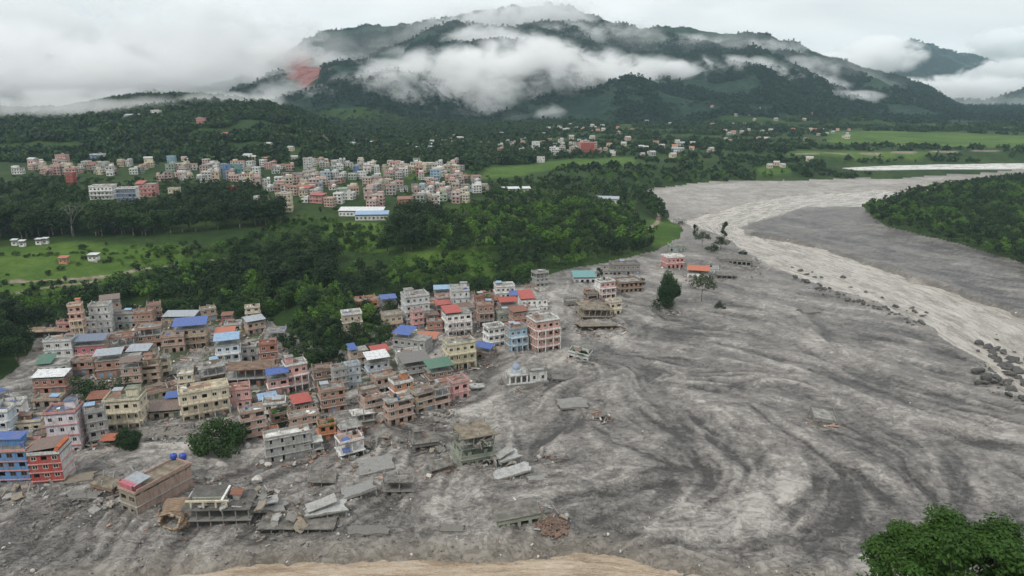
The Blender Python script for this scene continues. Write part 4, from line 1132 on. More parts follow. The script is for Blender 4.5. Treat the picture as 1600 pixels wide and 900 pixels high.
# --- left edge
Hh('house under a bright blue sheet roof at the far left edge', 2, 640, 34, 20, rot=-20, wall='plaster', col='white', n=1, roof='tingable:tblue')
Hh('white plastered house with plain wall below the blue sheet roof', 26, 662, 40, 32, rot=15, wall='plaster', col='white', n=2, blankside=True)
Hh('pale blue white house with red roof corner at the left edge', 8, 680, 40, 40, rot=8, wall='plaster', col='paleblue', n=3, tower=-1, bal=2, slabcol='white', rail='white')
Hh('low yellowish house with dark overhanging roof by the lane', 48, 672, 50, 16, rot=15, wall='plaster', col='cream', n=1, rcol='dark', dr=.6)
Hh('tilted muddy concrete house behind the blue and red block', 72, 700, 36, 20, rot=25, wall='conc', col='mudtan', n=2, brk=.4, glaze=.2)
Hh('white four storey house with pink bands and dark windows', 112, 706, 54, 66, rot=10, wall='plaster', col='lilac', n=4, dr=.8, slabcol='rose', gap=.42, rcol='tslate', tower=1, blankside=False)
Hh('grey stained house attached behind the white four storey house', 158, 696, 34, 56, rot=26, wall='conc', col='grey', n=4, dr=.8, blankside=False)
Hh('small orange roofed kiosk on a stone base by the round bush', 174, 700, 22, 10, rot=10, wall='conc', col='greygreen', n=1, roof='tinlow:torange', nm='kiosk', cat='kiosk', dr=.9)
Hh('rusty orange sheet roofed shed among the village trees', 163, 640, 42, 14, rot=16, col='brickred', n=1, roof='tinlow:trust', nm='shed', cat='shed', dr=.6)
Hh('cream three storey house with cream balconies and roof room', 203, 670, 62, 50, rot=12, wall='plaster', col='cream', n=3, bal=2, slabcol='cream', rail='cream', gap=.5, dr=.7, tower=1, rcol='greygreen', blankside=False)
Hh('long low shed with dull brown sheet roof on the mud terrace', 258, 655, 66, 10, rot=8, wall='conc', col='tan', n=1, roof='tinlow:tbrown', nm='shed', cat='shed', dr=.5)
Hh('small house with blue sheet roof left of the cream balcony block', 275, 640, 26, 16, rot=15, wall='plaster', col='pale', n=1, roof='tinlow:tblue')
Hh('long cream apartment block with rows of balconies', 324, 655, 84, 46, rot=24, wall='plaster', col='cream', n=3, bal=2, slabcol='cream', rail='tan', dr=.45, gap=.5, rcol='cream', nm='apartment_block', cat='apartment building')
Hh('pink two storey house joined right of the cream balcony block', 376, 640, 44, 30, rot=24, wall='plaster', col='pink', n=2, slabcol='pink', rcol='rose')
Hh('tan brick house standing on bare columns above the mud', 398, 690, 46, 50, rot=26, col='brickpale', n=4, brk=.35, dr=.7, glaze=.3, nm=VB)
Hh('pink house under a bright blue pitched sheet roof', 436, 618, 40, 26, rot=26, wall='plaster', col='pink', n=2, roof='tingable:tblue', slabcol='white', gap=.55)
Hh('white and pink balcony house behind the blue pitched roof', 464, 610, 44, 42, rot=26, wall='plaster', col='white', front='pink', n=3, opn=0, tower=-1, bal=2, slabcol='white', rail='pink')
Hh('low house with light blue sheet roof below the pink house', 420, 640, 34, 12, rot=26, col='brickpale', n=1, roof='tinlow:tlight', nm=VB)
Hh('house with overgrown green roof garden above the mud bank', 440, 668, 40, 22, rot=28, col='brickbrown', n=2, rcol='greygreen', nm=VB, stubs=False)
Hh('brick house with faded red sheet roof near the green roof garden', 478, 650, 48, 18, rot=30, col='brickpale', n=2, roof='tinlow:tred', tincover=.7, nm=VB)
Hh('long brick wall house along the lane under the faded red roof', 476, 672, 54, 18, rot=30, col='brickpale', n=2, brk=.3, dr=.5, nm=VB)
Hh('orange brown shack at the mud edge below the roof garden', 424, 690, 32, 18, rot=26, col='orange', wall='plaster', n=1, brk=.3, nm='shed', cat='shed')
# --- middle
Hh('brown brick house behind the grey twin blocks', 507, 612, 40, 34, rot=28, col='brickbrown', n=3, nm=VB)
Hh('left one of the two bare grey concrete blocks', 532, 616, 28, 42, rot=28, wall='conc', col='grey', n=4, gap=.3, blankside=True)
Hh('right one of the two bare grey concrete blocks with bluish wall', 553, 608, 28, 38, rot=28, wall='conc', col='paleblue', n=3, gap=.3, blankside=True)
Hh('tan brick house with small blue roof piece beside the wood', 561, 578, 36, 30, rot=28, col='tan', n=3, roof='tinlow:tblue', tincover=.35, nm=VB)
Hh('house under a vivid red sheet roof beside the tan brick house', 594, 566, 34, 14, rot=28, col='brickpale', n=1, roof='tin:tred', nm=VB)
Hh('pale house under a white sheet roof below the vivid red roof', 590, 588, 44, 22, rot=26, wall='plaster', col='paleblue', n=2, roof='tin:twhite')
Hh('pinkish brick house with balcony row in the village middle', 600, 612, 44, 24, rot=28, col='brickpale', n=2, bal=1, nm=VB)
Hh('dark shell of a house left of the orange red balcony house', 578, 640, 38, 30, rot=30, col='brickbrown', n=3, brk=.4, opn=1, glaze=.1, nm=VB)
Hh('broken brick house beside the tipped white roof slab', 582, 656, 38, 28, rot=30, col='brickpale', n=3, brk=.35, nm=VB)
Hh('orange red two storey house with white balcony band', 628, 632, 42, 34, rot=32, wall='plaster', col='salmon', front='orange', n=3, bal=2, slabcol='white', rail='white', tower=1)
Hh('front row pinkish brick ruin with a tall dark doorway', 624, 664, 50, 38, rot=34, col='brickpale', n=3, brk=.5, glaze=.25, dr=.5, nm=VB)
Hh('front row tan brick house right of the pinkish ruin', 660, 646, 44, 32, rot=34, col='tan', n=3, brk=.35, glaze=.3, nm=VB)
Hh('front row brick house with torn corner and hanging floor', 688, 640, 34, 34, rot=34, col='brickpale', n=3, brk=.55, glaze=.2, opn=1, nm=VB)
Hh('pink brick house with pale side wall at the mud edge', 716, 626, 38, 30, rot=34, col='pink', wall='plaster', n=2, brk=.25, blankside=True)
Hh('house with dark green sheet roof in the middle of the cluster', 686, 600, 50, 20, rot=28, col='brickbrown', n=2, roof='tin:tgreen', nm=VB)
Hh('house with dark grey sheet roof behind the dark green roof', 648, 590, 56, 20, rot=26, wall='conc', col='grey', n=2, roof='tin:dark')
Hh('cream yellow three storey house facing the flooded lane', 718, 578, 56, 42, rot=24, wall='plaster', col='yellow', n=3, bal=2, slabcol='yellow', rail='yellow', dr=.6, gap=.5, nm='apartment_block')
Hh('brown house under a deep blue sheet roof at the flood edge', 760, 562, 36, 18, rot=-25, col='brickbrown', n=1, roof='tingable:tblue', nm=VB)
Hh('long grey house with a blue sheet roof over its left half', 646, 556, 66, 26, rot=-14, wall='conc', col='grey', n=2, roof='tin:tblue', tincover=.5, dr=.5)
Hh('low house with orange red sheet roof adjoining the long grey house', 668, 545, 36, 12, rot=-14, wall='plaster', col='pale', n=1, roof='tin:torange')
Hh('grey white house with small windows below the orange roof', 640, 576, 50, 22, rot=20, wall='plaster', col='pale', n=2, rcol='grey')
# --- wooded knoll and back of the middle
Hh('tall beige house standing among trees on the wooded knoll', 551, 524, 38, 34, rot=24, wall='plaster', col='beige', n=3, slabcol='white', gap=.3)
Hh('open orange brick house at the knoll top', 572, 492, 44, 24, rot=18, col='orange', n=2, gap=.65, glaze=.1, nm=VB)
Hh('small house under a blue sheet roof right of the orange brick house', 607, 482, 30, 12, rot=15, wall='plaster', col='pale', n=1, roof='tin:tblue')
Hh('tan house with balcony beside the green lawn', 613, 514, 38, 24, rot=22, wall='plaster', col='beige', n=2, bal=1, slabcol='tan')
Hh('tall grey white apartment house behind the small lawn', 650, 508, 50, 46, rot=20, wall='plaster', col='pale', n=4, slabcol='pale', tower=-1, gap=.4, nm='apartment_block', cat='apartment building')
Hh('white house with red stepped roof terraces and dark window rows', 714, 524, 52, 38, rot=16, wall='plaster', col='white', n=3, bal=2, slabcol='white', rail='rose', roof='tinlow:tred', tincover=.6, gap=.62)
Hh('plain pale concrete block rising behind the red stepped roof', 719, 496, 34, 40, rot=16, wall='conc', col='pale', n=4, gap=.25, blankside=True)
Hh('red sheet roofed house left of the pale concrete block', 692, 500, 30, 18, rot=16, col='brickred', n=2, roof='tin:tred', nm=VB)
Hh('small house under a light blue sheet roof at the village far back', 690, 466, 26, 10, rot=8, wall='plaster', col='white', n=1, roof='tin:tlight')
Hh('grey house with roof room at the far back of the village', 718, 470, 34, 22, rot=8, wall='plaster', col='pale', n=2, tower=1)
Hh('narrow brick house right of the white stepped house', 758, 510, 30, 34, rot=18, col='brick', n=3, bal=2, nm=VB)
Hh('red brick house with green roof plants behind the narrow one', 756, 484, 34, 22, rot=14, col='brickred', n=2, rcol='greygreen', nm=VB)
Hh('white house with grey roof slab at the far back of the village', 788, 466, 36, 18, rot=8, wall='plaster', col='white', n=2)
Hh('small house with blue sheet roof behind the white far row', 808, 472, 26, 10, rot=8, wall='plaster', col='pale', n=1, roof='tinlow:tblue')
Hh('house under a scarlet sheet roof amid the right cluster', 792, 492, 34, 16, rot=16, col='brickred', n=2, roof='tingable:tred', nm=VB)
Hh('white house with red sheet roof at the right end of the far row', 832, 486, 50, 24, rot=10, wall='plaster', col='white', n=2, roof='tinlow:tred', tincover=.5, gap=.45)
Hh('white balcony house behind the salmon apartment block', 826, 506, 36, 22, rot=15, wall='plaster', col='white', n=2, bal=1, slabcol='white', rail='white')
Hh('grey green house between the scarlet roof and the white balconies', 790, 510, 38, 20, rot=16, wall='conc', col='greygreen', n=2)
Hh('salmon four storey apartment block with dark stair bay at the flood edge', 848, 550, 56, 50, rot=22, wall='plaster', col='salmon', n=4, bal=3, slabcol='white', rail='salmon', gap=.55, dr=.8, nm='apartment_block', cat='apartment building', blankside=False)
Hh('grey house with sky blue front left of the salmon block', 806, 550, 38, 36, rot=20, wall='conc', col='grey', front='skyblue', n=3, bal=2, slabcol='paleblue', rail='white')
Hh('white house with rows of dark openings left of the sky blue front', 772, 544, 38, 32, rot=24, wall='plaster', col='white', n=3, gap=.65, glaze=.3, brk=.25)
Hh('red roofed low house behind the sky blue front', 806, 524, 34, 12, rot=18, wall='plaster', col='rose', n=1, roof='tinlow:tred')
# --- islands of houses in the mud, upper right
Hh('grey concrete ruin alone in the mud left of the brown wreck', 893, 480, 26, 14, rot=15, wall='conc', col='mud', n=1, brk=.4, glaze=.05, opn=0, nm='ruined_house')
Hh('brown mud caked wreck of a house with caved roofs', 926, 500, 62, 22, rot=18, col='mudtan', wall='plaster', n=2, brk=.6, glaze=.05, opn=1, tilt=(3, 5), sink=1, rcol='mudtan', nm='ruined_house')
Hh('flattened brown wreck with pale broken slabs', 930, 518, 74, 14, rot=20, wall='conc', col='mudtan', n=1, brk=.6, glaze=.0, tilt=(-5, 4), sink=1.2, rcol='mudtan', dr=.5, nm='ruined_house')
Hh('cream end house joined to the brown mud caked wreck', 958, 492, 26, 20, rot=20, wall='plaster', col='cream', n=2, glaze=.2, brk=.3)
Hh('pink and white three storey house among the brown wrecks', 944, 466, 34, 26, rot=18, wall='plaster', col='white', front='pink', n=3, gap=.6, bal=2, slabcol='white', rail='white')
Hh('brown brick wing right of the pink and white house', 980, 458, 48, 16, rot=20, col='brickbrown', n=2, brk=.4, glaze=.1, nm=VB)
Hh('low brown house left of the pink and white house', 923, 468, 24, 12, rot=15, wall='plaster', col='mudtan', n=1, brk=.3)
Hh('low house under a turquoise sheet roof by the wood edge', 912, 442, 38, 8, rot=6, wall='plaster', col='pale', n=1, roof='tinlow:teal')
Hh('grey flat roofed house at the wood corner', 975, 430, 50, 16, rot=12, wall='conc', col='mud', n=2, rcol='mud', dr=.5)
Hh('pale two storey house left of the wood corner', 945, 430, 28, 14, rot=10, wall='conc', col='grey', n=1, glaze=.2)
Hh('pinkish house with white roof behind the round tree in the mud', 1050, 420, 36, 18, rot=10, wall='plaster', col='rose', n=2, rcol='white', slabcol='white')
Hh('house under a bright orange red roof amid the mud', 1090, 436, 40, 12, rot=-15, wall='plaster', col='white', n=1, roof='tingable:torange')
Hh('white annex right of the orange red roof', 1112, 428, 22, 10, rot=-10, wall='plaster', col='pale', n=1)
Hh('half buried grey hall with three dark openings', 1148, 414, 62, 8, rot=-14, wall='conc', col='mud', n=1, glaze=0, gap=.7, rcol='mud', stubs=False, parapet=False, sink=.6, dr=.8, nm='ruined_hall', cat='ruin')
Hh('long dark mouthed slab building below the half buried hall', 1134, 436, 36, 7, rot=-8, wall='conc', col='mud', n=1, glaze=0, gap=.85, rcol='mud', stubs=False, parapet=False, sink=.5, nm='ruined_hall', cat='ruin')
Hh('small yellow green house beside the mud bar trees', 1056, 394, 26, 8, rot=5, wall='plaster', col='greygreen', n=1)
Hh('two storey shell of a house on the river spit', 1062, 352, 20, 10, rot=10, wall='conc', col='grey', n=1, glaze=0, opn=1)
# --- the blocks nearest the camera
Hh('blue fronted apartment block with pink bands at the left edge', 14, 756, 108, 58, rot=2, wall='plaster', col='blue', n=4, slabcol='rose', dr=.42, gap=.55, rcol='mudtan', roof='shed', nm='apartment_block', cat='apartment building', win='b', seed=5)
Hh('red fronted end house with torn grey side wall joined to the blue block', 88, 756, 54, 54, rot=6, wall='conc', col='pale', front='red', n=4, slabcol='rose', dr=.9, gap=.55, rcol='tbrown', roof='shed', nm='apartment_block', cat='apartment building', blankside=True, seed=6)
Hh('grey block walled building with white capped edge at the mud front', 452, 720, 76, 40, rot=28, wall='conc', col='grey', n=3, dr=.35, rcol='white', gap=.2, stubs=False, nm='concrete_building', cat='building', glaze=.3)
Hh('pale slab roofed shell on columns right of the grey block walls', 490, 712, 36, 18, rot=26, wall='conc', col='pale', n=2, opn=1, brk=.4, glaze=0, rcol='pale', parapet=False)
Hh('small orange house with green roof plants by the slab shell', 512, 690, 34, 26, rot=24, wall='plaster', col='orange', n=2, rcol='green', glaze=.5)
Hh('white framed house with blue tarpaulin on its broken balcony', 548, 718, 50, 34, rot=28, wall='plaster', col='white', n=2, opn=1, brk=.3, glaze=.1, slabcol='white', rcol='brickpale')
Hh('pink brick wreck with tumbled roof behind the white framed house', 545, 690, 46, 22, rot=30, col='pink', wall='plaster', n=2, brk=.6, tilt=(4, 3), glaze=.1)
Hh('house with tipped white roof slab near the pale boulder', 566, 668, 44, 20, rot=30, wall='conc', col='brickbrown', n=2, brk=.5, glaze=.1, rcol='white', tilt=(-3, 3), opn=1, parapet=False)
Hh('grey ruin with green debris like a boat in the mud', 905, 562, 42, 14, rot=-22, wall='conc', col='pale', n=1, glaze=.2, tilt=(0, 7), sink=.6, gap=.6, rcol='greygreen', tower=1, nm='ruined_house')
# ------------------------------------------------------------------ small houses filling the gaps of the village
FILLZONE = vis_poly([(66, 512), (200, 492), (330, 490), (420, 520), (470, 575), (520, 590), (560, 570), (600, 555), (620, 500), (645, 462), (760, 450), (845, 445), (862, 520), (770, 575), (735, 610),
                     (640, 650), (590, 668), (430, 680), (400, 640), (300, 640), (230, 650), (130, 655), (70, 640), (66, 590), (72, 550)])
cand_x, cand_y = fill(None, 3.2, FILLZONE)
order_ = RNG.permutation(len(cand_x))
used_near = set()
FKIND = [('bare brick house', 'brick', 'brick', {}), ('pale brick house', 'brick', 'brickpale', {}), ('brown brick house', 'brick', 'brickbrown', {'brk': .4}), ('red brick house', 'brick', 'brickred', {}),
         ('grey concrete house', 'conc', 'grey', {'opn': 1}), ('tan plastered house', 'plaster', 'tan', {}), ('whitewashed house', 'plaster', 'white', {}), ('grey sheet roofed house', 'brick', 'brickpale', {'roof': 'tinlow:tgrey'}),
         ('rust sheet roofed house', 'brick', 'brick', {'roof': 'tinlow:trust'}), ('collapsed brick house', 'brick', 'brickbrown', {'brk': .75, 'tilt': (5, -5), 'sink': .6, 'glaze': .05}), ('brown sheet roofed house', 'brick', 'brickpale', {'roof': 'tin:tbrown'}),
         ('pale pink house', 'plaster', 'pink', {})]
nfill = 0
base_houses = list(HOUSES)
for i in order_:
    if nfill >= 120: break
    x, y = cand_x[i], cand_y[i]
    rr_ = min(math.hypot(x - a, y - b_) - r_ for a, b_, r_, l, o in HOUSES)
    if rr_ < .7: continue
    if seg_dist(np.array([x]), np.array([y]), PATHW[3][1], False)[0] < 5: continue
    near = sorted(base_houses, key=lambda h: math.hypot(h[0] - x, h[1] - y))
    near = [h for h in near[:14] if len(h[3].split()) <= 8]
    if not near: continue
    kk = int(RNG.integers(len(FKIND)))
    near = [h for h in near if (h[3], 'behind the' if y > h[1] + 2 else ('before the' if y < h[1] - 2 else 'beside the')) not in used_near]
    if not near: continue
    nb = near[0]
    rel = 'behind the' if y > nb[1] + 2 else ('before the' if y < nb[1] - 2 else 'beside the')
    if (nb[3], rel) in used_near: continue
    used_near.add((nb[3], rel))
    nm_, wl_, cl_, kw = FKIND[kk]
    # pixel of the spot, so that the builder's own measures apply
    wm = min(9.0, 4.0 + rr_ * 1.0 + RNG.uniform(0, 1.8))
    p = Vector((x, y, 0)); k_ = mpp(Vector((x, y, 0)))
    dv = Vector((x, y, float(H(x, y, False)[0]) - CAM_Z))
    b2 = (dv.y * -SP + dv.z * CP) / -1; fwd = dv.y * CP - dv.z * SP
    uu = 800 + FPX * dv.x / fwd; vv = 450 + FPX * (dv.y * -SP * -1 * 0 + (-(dv.y * SP + dv.z * CP))) / fwd
    nst = int(RNG.choice([1, 1, 2, 2, 3]))
    kw = dict(kw); kw.setdefault('n', nst)
    if kw.get('opn') and kw['n'] < 2: kw['n'] = 2
    house('brick_house' if wl_ == 'brick' else 'village_house', 'house', nm_ + ' ' + rel + ' ' + nb[3], uu, vv + .35 * wm / k_ * .4, wm / k_ * 1.2, kw['n'] * 2.9 / k_ * .93,
          rot=float(RNG.uniform(8, 34)), wall=wl_, col=cl_, seed=int(i), **kw)
    nfill += 1

# ------------------------------------------------------------------ ruins in the mud
MUDC = flat_mat('caked_mud', (.22, .21, .195), .85, .2)
def gz(x, y): return float(H(x, y, False)[0])
def slab_mesh(name, w, d, t, seed, mat, jag=.12, nside=14):
    """a broken floor slab with a ragged outline"""
    r = random.Random(seed); pts = []
    per = [(-1, -1), (1, -1), (1, 1), (-1, 1)]
    for k in range(4):
        a, b_ = per[k], per[(k + 1) % 4]
        m_ = nside // 4 + 1
        for j in range(m_):
            f = j / m_; x = a[0] + (b_[0] - a[0]) * f; y = a[1] + (b_[1] - a[1]) * f
            pts.append((x * w / 2 * (1 - r.uniform(0, jag)), y * d / 2 * (1 - r.uniform(0, jag))))
    n = len(pts); M = MB()
    vs = [(x, y, t / 2 + r.uniform(-.06, .06)) for x, y in pts] + [(x, y, -t / 2) for x, y in pts]
    M.add(vs, [tuple(range(n)), tuple(range(2 * n - 1, n - 1, -1))] + [(k, n + k, n + (k + 1) % n, (k + 1) % n) for k in range(n)])
    return M.mesh(name, [mat])
def fallen_slab(label, u, v, wpx, dpx, rot, tilt=(0, 0), lift=.5, col='pale', nm='fallen_slab', cols=3, second=False, seed=None):
    p = hit(u, v); k = mpp(p); w = wpx * k; d = dpx * k / max(.3, math.sin(math.atan2(CAM_Z, p.y)))
    g = gz(p.x, p.y); s = seed or int(u * 7 + v)
    root = empty(nm, (p.x, p.y, g + lift), math.radians(rot), math.radians(tilt[0]), math.radians(tilt[1]))
    prop(root, label, 'concrete slab')
    o = link('slab', slab_mesh('slab', w, d, .4, s, CONC, .28), root); o.color = (*[c_ * .72 for c_ in C[col]], 1)
    r = random.Random(s)
    for j in range(cols):
        block('column', root, ((j / max(1, cols - 1) - .5) * w * .8 if cols > 1 else 0, -d * .36, -1.3), (.35, .35, 2.3), 'grey')
    block('edge_beam', root, (0, -d * .4, -.36), (w * .86, .3, .34), 'mud')
    if second:
        o = link('slab', slab_mesh('slab', w * .7, d * .6, .35, s + 9, CONC), root); o.color = (*C['grey'], 1); o.location = (-w * .1, d * .1, 1.3); o.rotation_euler = (.12, -.1, .2)
    return root
HB = lambda label, u, v, w, h, **k: house(k.pop('nm', 'ruined_building'), k.pop('cat', 'ruin'), label, u, v, w, h, **k)
BSL = [slab_mesh('broken_slab', 1, 1, .09, 70 + k, CONC, .3) for k in range(5)]
def wreck(root, rx, ry, n, h, cols=('mud', 'grey', 'mudtan'), seed=1, big=4.0):
    """tipped floor slabs, snapped columns and torn walls lying over a ruin"""
    r = random.Random(seed)
    for k in range(n):
        a, q = r.uniform(0, 6.28), math.sqrt(r.random()); x, y = rx * q * math.cos(a), ry * q * math.sin(a); z = h * (1 - q) * r.uniform(.5, 1) + .3
        if r.random() < .55:
            o = link('broken_slab', r.choice(BSL), root); s = r.uniform(.35, 1) * big; o.scale = (s, s * r.uniform(.5, .9), 3.0); o.location = (x, y, z); o.rotation_euler = (r.gauss(0, .35), r.gauss(0, .35), r.uniform(0, 6.28)); o.color = (*C[r.choice(cols)], 1)
        elif r.random() < .6:
            block('broken_column', root, (x, y, z), (.34, .34, r.uniform(1.5, 3.5)), r.choice(cols), CONC, (r.gauss(0, .6), r.gauss(0, .6), r.uniform(0, 6)))
        else:
            block('broken_wall', root, (x, y, z), (r.uniform(1.2, 3), .25, r.uniform(.8, 2)), r.choice(cols), CONC, (r.gauss(0, .3), r.gauss(0, .25), r.uniform(0, 6)))
q_ = HB('long mud caked concrete frame with open floors nearest the stream', 350, 822, 112, 34, rot=4, wall='conc', col='greygreen', n=2, opn=2, brk=.3, rcol='dark', dr=.5, slabcol='mud', seed=11, stubs=False, parapet=False, sink=.4, tilt=(2, 1))
block('roof_room_wall', q_, (-2, -1.5, 7.0), (8.5, .3, 1.6), 'greygreen'); block('roof_beam', q_, (-2, -3.4, 7.9), (10.5, .4, .4), 'cream'); block('roof_beam', q_, (1.5, 0, 7.95), (.5, 6.4, .4), 'white'); block('roof_room_roof', q_, (-2.5, 1.2, 7.7), (9, 5.0, .25), 'dark', DECK)
for sx_ in (-6, -3, 0, 2.6): block('column', q_, (sx_, -3.4, 6.9), (.4, .4, 1.8), 'cream')
wreck(q_, 11, 4.5, 16, 1.0, seed=3); [setattr(o_, 'location', o_.location + Vector((4, 1, 5.6))) for o_ in q_.children if o_.name.startswith('broken')]
q_ = HB('low dark mouthed floor slabs joined right of the open concrete frame', 468, 832, 126, 13, rot=3, wall='conc', col='mud', n=1, opn=1, rcol='mud', dr=.35, slabcol='mud', seed=12, stubs=False, parapet=False, sink=.6, tilt=(2, 2)); wreck(q_, 11, 4, 14, 1.6, seed=4, big=5); [setattr(o_, 'location', o_.location + Vector((0, 0, 2.2))) for o_ in q_.children if o_.name.startswith('broken')]
p = hit(408, 788); q_ = empty('rubble_heap', (p.x, p.y, gz(p.x, p.y)), .2); prop(q_, 'tall heap of broken floor slabs between the open frame and the stream', 'rubble heap'); wreck(q_, 6.5, 4.5, 34, 5.2, ('mud', 'grey', 'dark', 'mudtan'), 5, 3.4)
for lab_, u_, v_, rx_, n_, h_, sd_ in [('low scatter of snapped columns beside the box room ruin', 690, 705, 4, 12, 1.2, 21), ('broken slabs heaped against the right side of the greenish ruin', 775, 728, 6, 22, 2.2, 22), ('torn walls and slabs behind the white framed house', 600, 690, 6, 18, 1.6, 23),
                                    ('tumbled brown slabs between the brown wrecks', 955, 512, 7, 22, 1.8, 24), ('broken beams in the mud below the orange red roof', 1105, 450, 8, 16, 1.2, 25), ('wreckage pushed against the stranded hall', 1175, 408, 8, 16, 1.4, 26),
                                    ('pile of grey slabs on the bank under the blue block', 40, 772, 9, 18, 1.4, 27), ('broken masonry left of the mud filled building', 190, 785, 7, 14, 1.2, 28), ('flattened masonry beyond the black doorway building', 860, 808, 6, 16, 1.2, 29),
                                    ('scattered masonry on the mud terrace by the round dark tree', 262, 686, 6, 12, .8, 30), ('broken slabs at the foot of the pink brick wreck', 575, 705, 5, 14, 1.3, 31), ('torn masonry at the mud edge below the front brick row', 700, 655, 5, 12, 1.0, 32),
                                    ('half sunk slabs between the shrine and the salmon block', 850, 575, 4, 8, .8, 33), ('fallen masonry in the gap above the cream balcony block', 320, 622, 6, 22, 2.4, 34), ('collapsed floors right of the ruined tan house', 265, 610, 5, 18, 2.2, 35), ('heaped brick walls in the collapsed middle of the village', 345, 590, 7, 22, 2.6, 36)]:
    p = hit(u_, v_); q_ = empty('rubble_heap', (p.x, p.y, gz(p.x, p.y)), .3); prop(q_, lab_, 'rubble heap'); wreck(q_, rx_, rx_ * .7, n_, h_, ('mud', 'grey', 'mudtan') if v_ > 640 or u_ > 800 else ('brickbrown', 'brick', 'tan', 'grey'), sd_, 3.2)
r_ = HB('mud filled building with small blue sheet on its pink roof room', 252, 800, 88, 42, rot=-25, wall='conc', col='brickpale', front='mudtan', n=2, brk=.15, rcol='mudtan', dr=2.5, seed=13, blankside=True, gap=.6, glaze=.1, stubs=False, opn=0)
HB_top = r_
DIM = max(abs(c_.location.y) for c_ in r_.children if c_.name.startswith('wall')); TOPZ = max(c_.location.z for c_ in r_.children if c_.name.startswith('roof_slab'))
def spine(o, frac):                       # a point along the long roof
    return frac * o
hw_ = [c_.scale for c_ in r_.children if c_.name.startswith('roof_slab')][0]
block('roof_room', r_, (-hw_.x * .08, -hw_.y * .40, TOPZ + 1.0), (hw_.x * .72, 2.6, 1.8), 'magenta', PLASTER)
tin('blue_sheet', r_, (-hw_.x * .06, -hw_.y * .31, TOPZ + 2.0), hw_.x * .8, 5.0, 'tgrey', .08)
block('red_post', r_, (-hw_.x * .46, -hw_.y * .44, TOPZ + 1.2), (.4, .4, 2.2), 'tred'); block('low_wall', r_, (hw_.x * .46, 0, TOPZ + .6), (.25, hw_.y * .9, 1.0), 'brickpale', BRICK)
HB('grey ruin with a small box room standing in open mud', 662, 702, 52, 20, rot=24, wall='conc', col='mud', n=1, brk=.5, rcol='mud', dr=.7, glaze=0, seed=14, tower=-1, sink=.3, tilt=(4, 2))
q_ = HB('tangled greenish ruin with shattered floors amid the mud', 736, 728, 74, 52, rot=22, wall='plaster', col='greygreen', n=3, opn=1, brk=.85, rcol='mudtan', dr=.8, glaze=.0, seed=15, tilt=(5, 4), gap=.6, parapet=False); wreck(q_, 8, 6, 40, 2.4, ('mud', 'greygreen', 'dark', 'mudtan'), 6, 3.2); [setattr(o_, 'location', o_.location + Vector((0, 0, 8.0))) for o_ in q_.children if o_.name.startswith('broken')]
HB('half buried shell of a house with torn brick walls by the pale slabs', 690, 742, 44, 20, rot=20, wall='brick', col='brickbrown', n=1, brk=.7, rcol='mud', glaze=0, seed=41, tilt=(6, -8), sink=.8, parapet=False)
HB('leaning grey shell with open front between the slabs and the stream', 620, 775, 56, 22, rot=14, wall='conc', col='mud', n=2, opn=1, brk=.6, rcol='mud', glaze=0, seed=42, tilt=(-7, 9), sink=1.4, parapet=False, slabcol='mud')
HB('broken frame sinking in mud beside the cracked slab', 500, 762, 50, 20, rot=18, wall='conc', col='grey', n=2, opn=2, brk=.5, rcol='mud', glaze=0, seed=43, tilt=(5, 10), sink=2.0, parapet=False, slabcol='mud')
HB('collapsed brown shell on the bank left of the mud filled building', 168, 770, 46, 18, rot=-10, wall='brick', col='brickbrown', n=1, brk=.75, rcol='mudtan', glaze=0, seed=44, tilt=(-5, 8), sink=.9, parapet=False)
HB('low wrecked shell with bent roof near the wide flat slab', 930, 655, 40, 12, rot=16, wall='conc', col='mud', n=1, brk=.7, rcol='mud', glaze=0, seed=45, tilt=(6, -9), sink=1.0, parapet=False)
HB('mud topped building with black doorway and red soil beside it', 808, 826, 84, 30, rot=12, wall='conc', col='greygreen', n=1, rcol='mud', dr=.7, glaze=0, seed=16, stubs=False, parapet=False, tilt=(-3, -5), sink=.4, gap=.7)
HB('grey flat topped block alone on the wide mud plain', 1284, 662, 46, 14, rot=-14, wall='conc', col='mud', n=1, rcol='grey', dr=1.25, glaze=0, seed=17, stubs=False, parapet=True, tilt=(4, 3), sink=.6, blankside=True, gap=.3, shop=False)
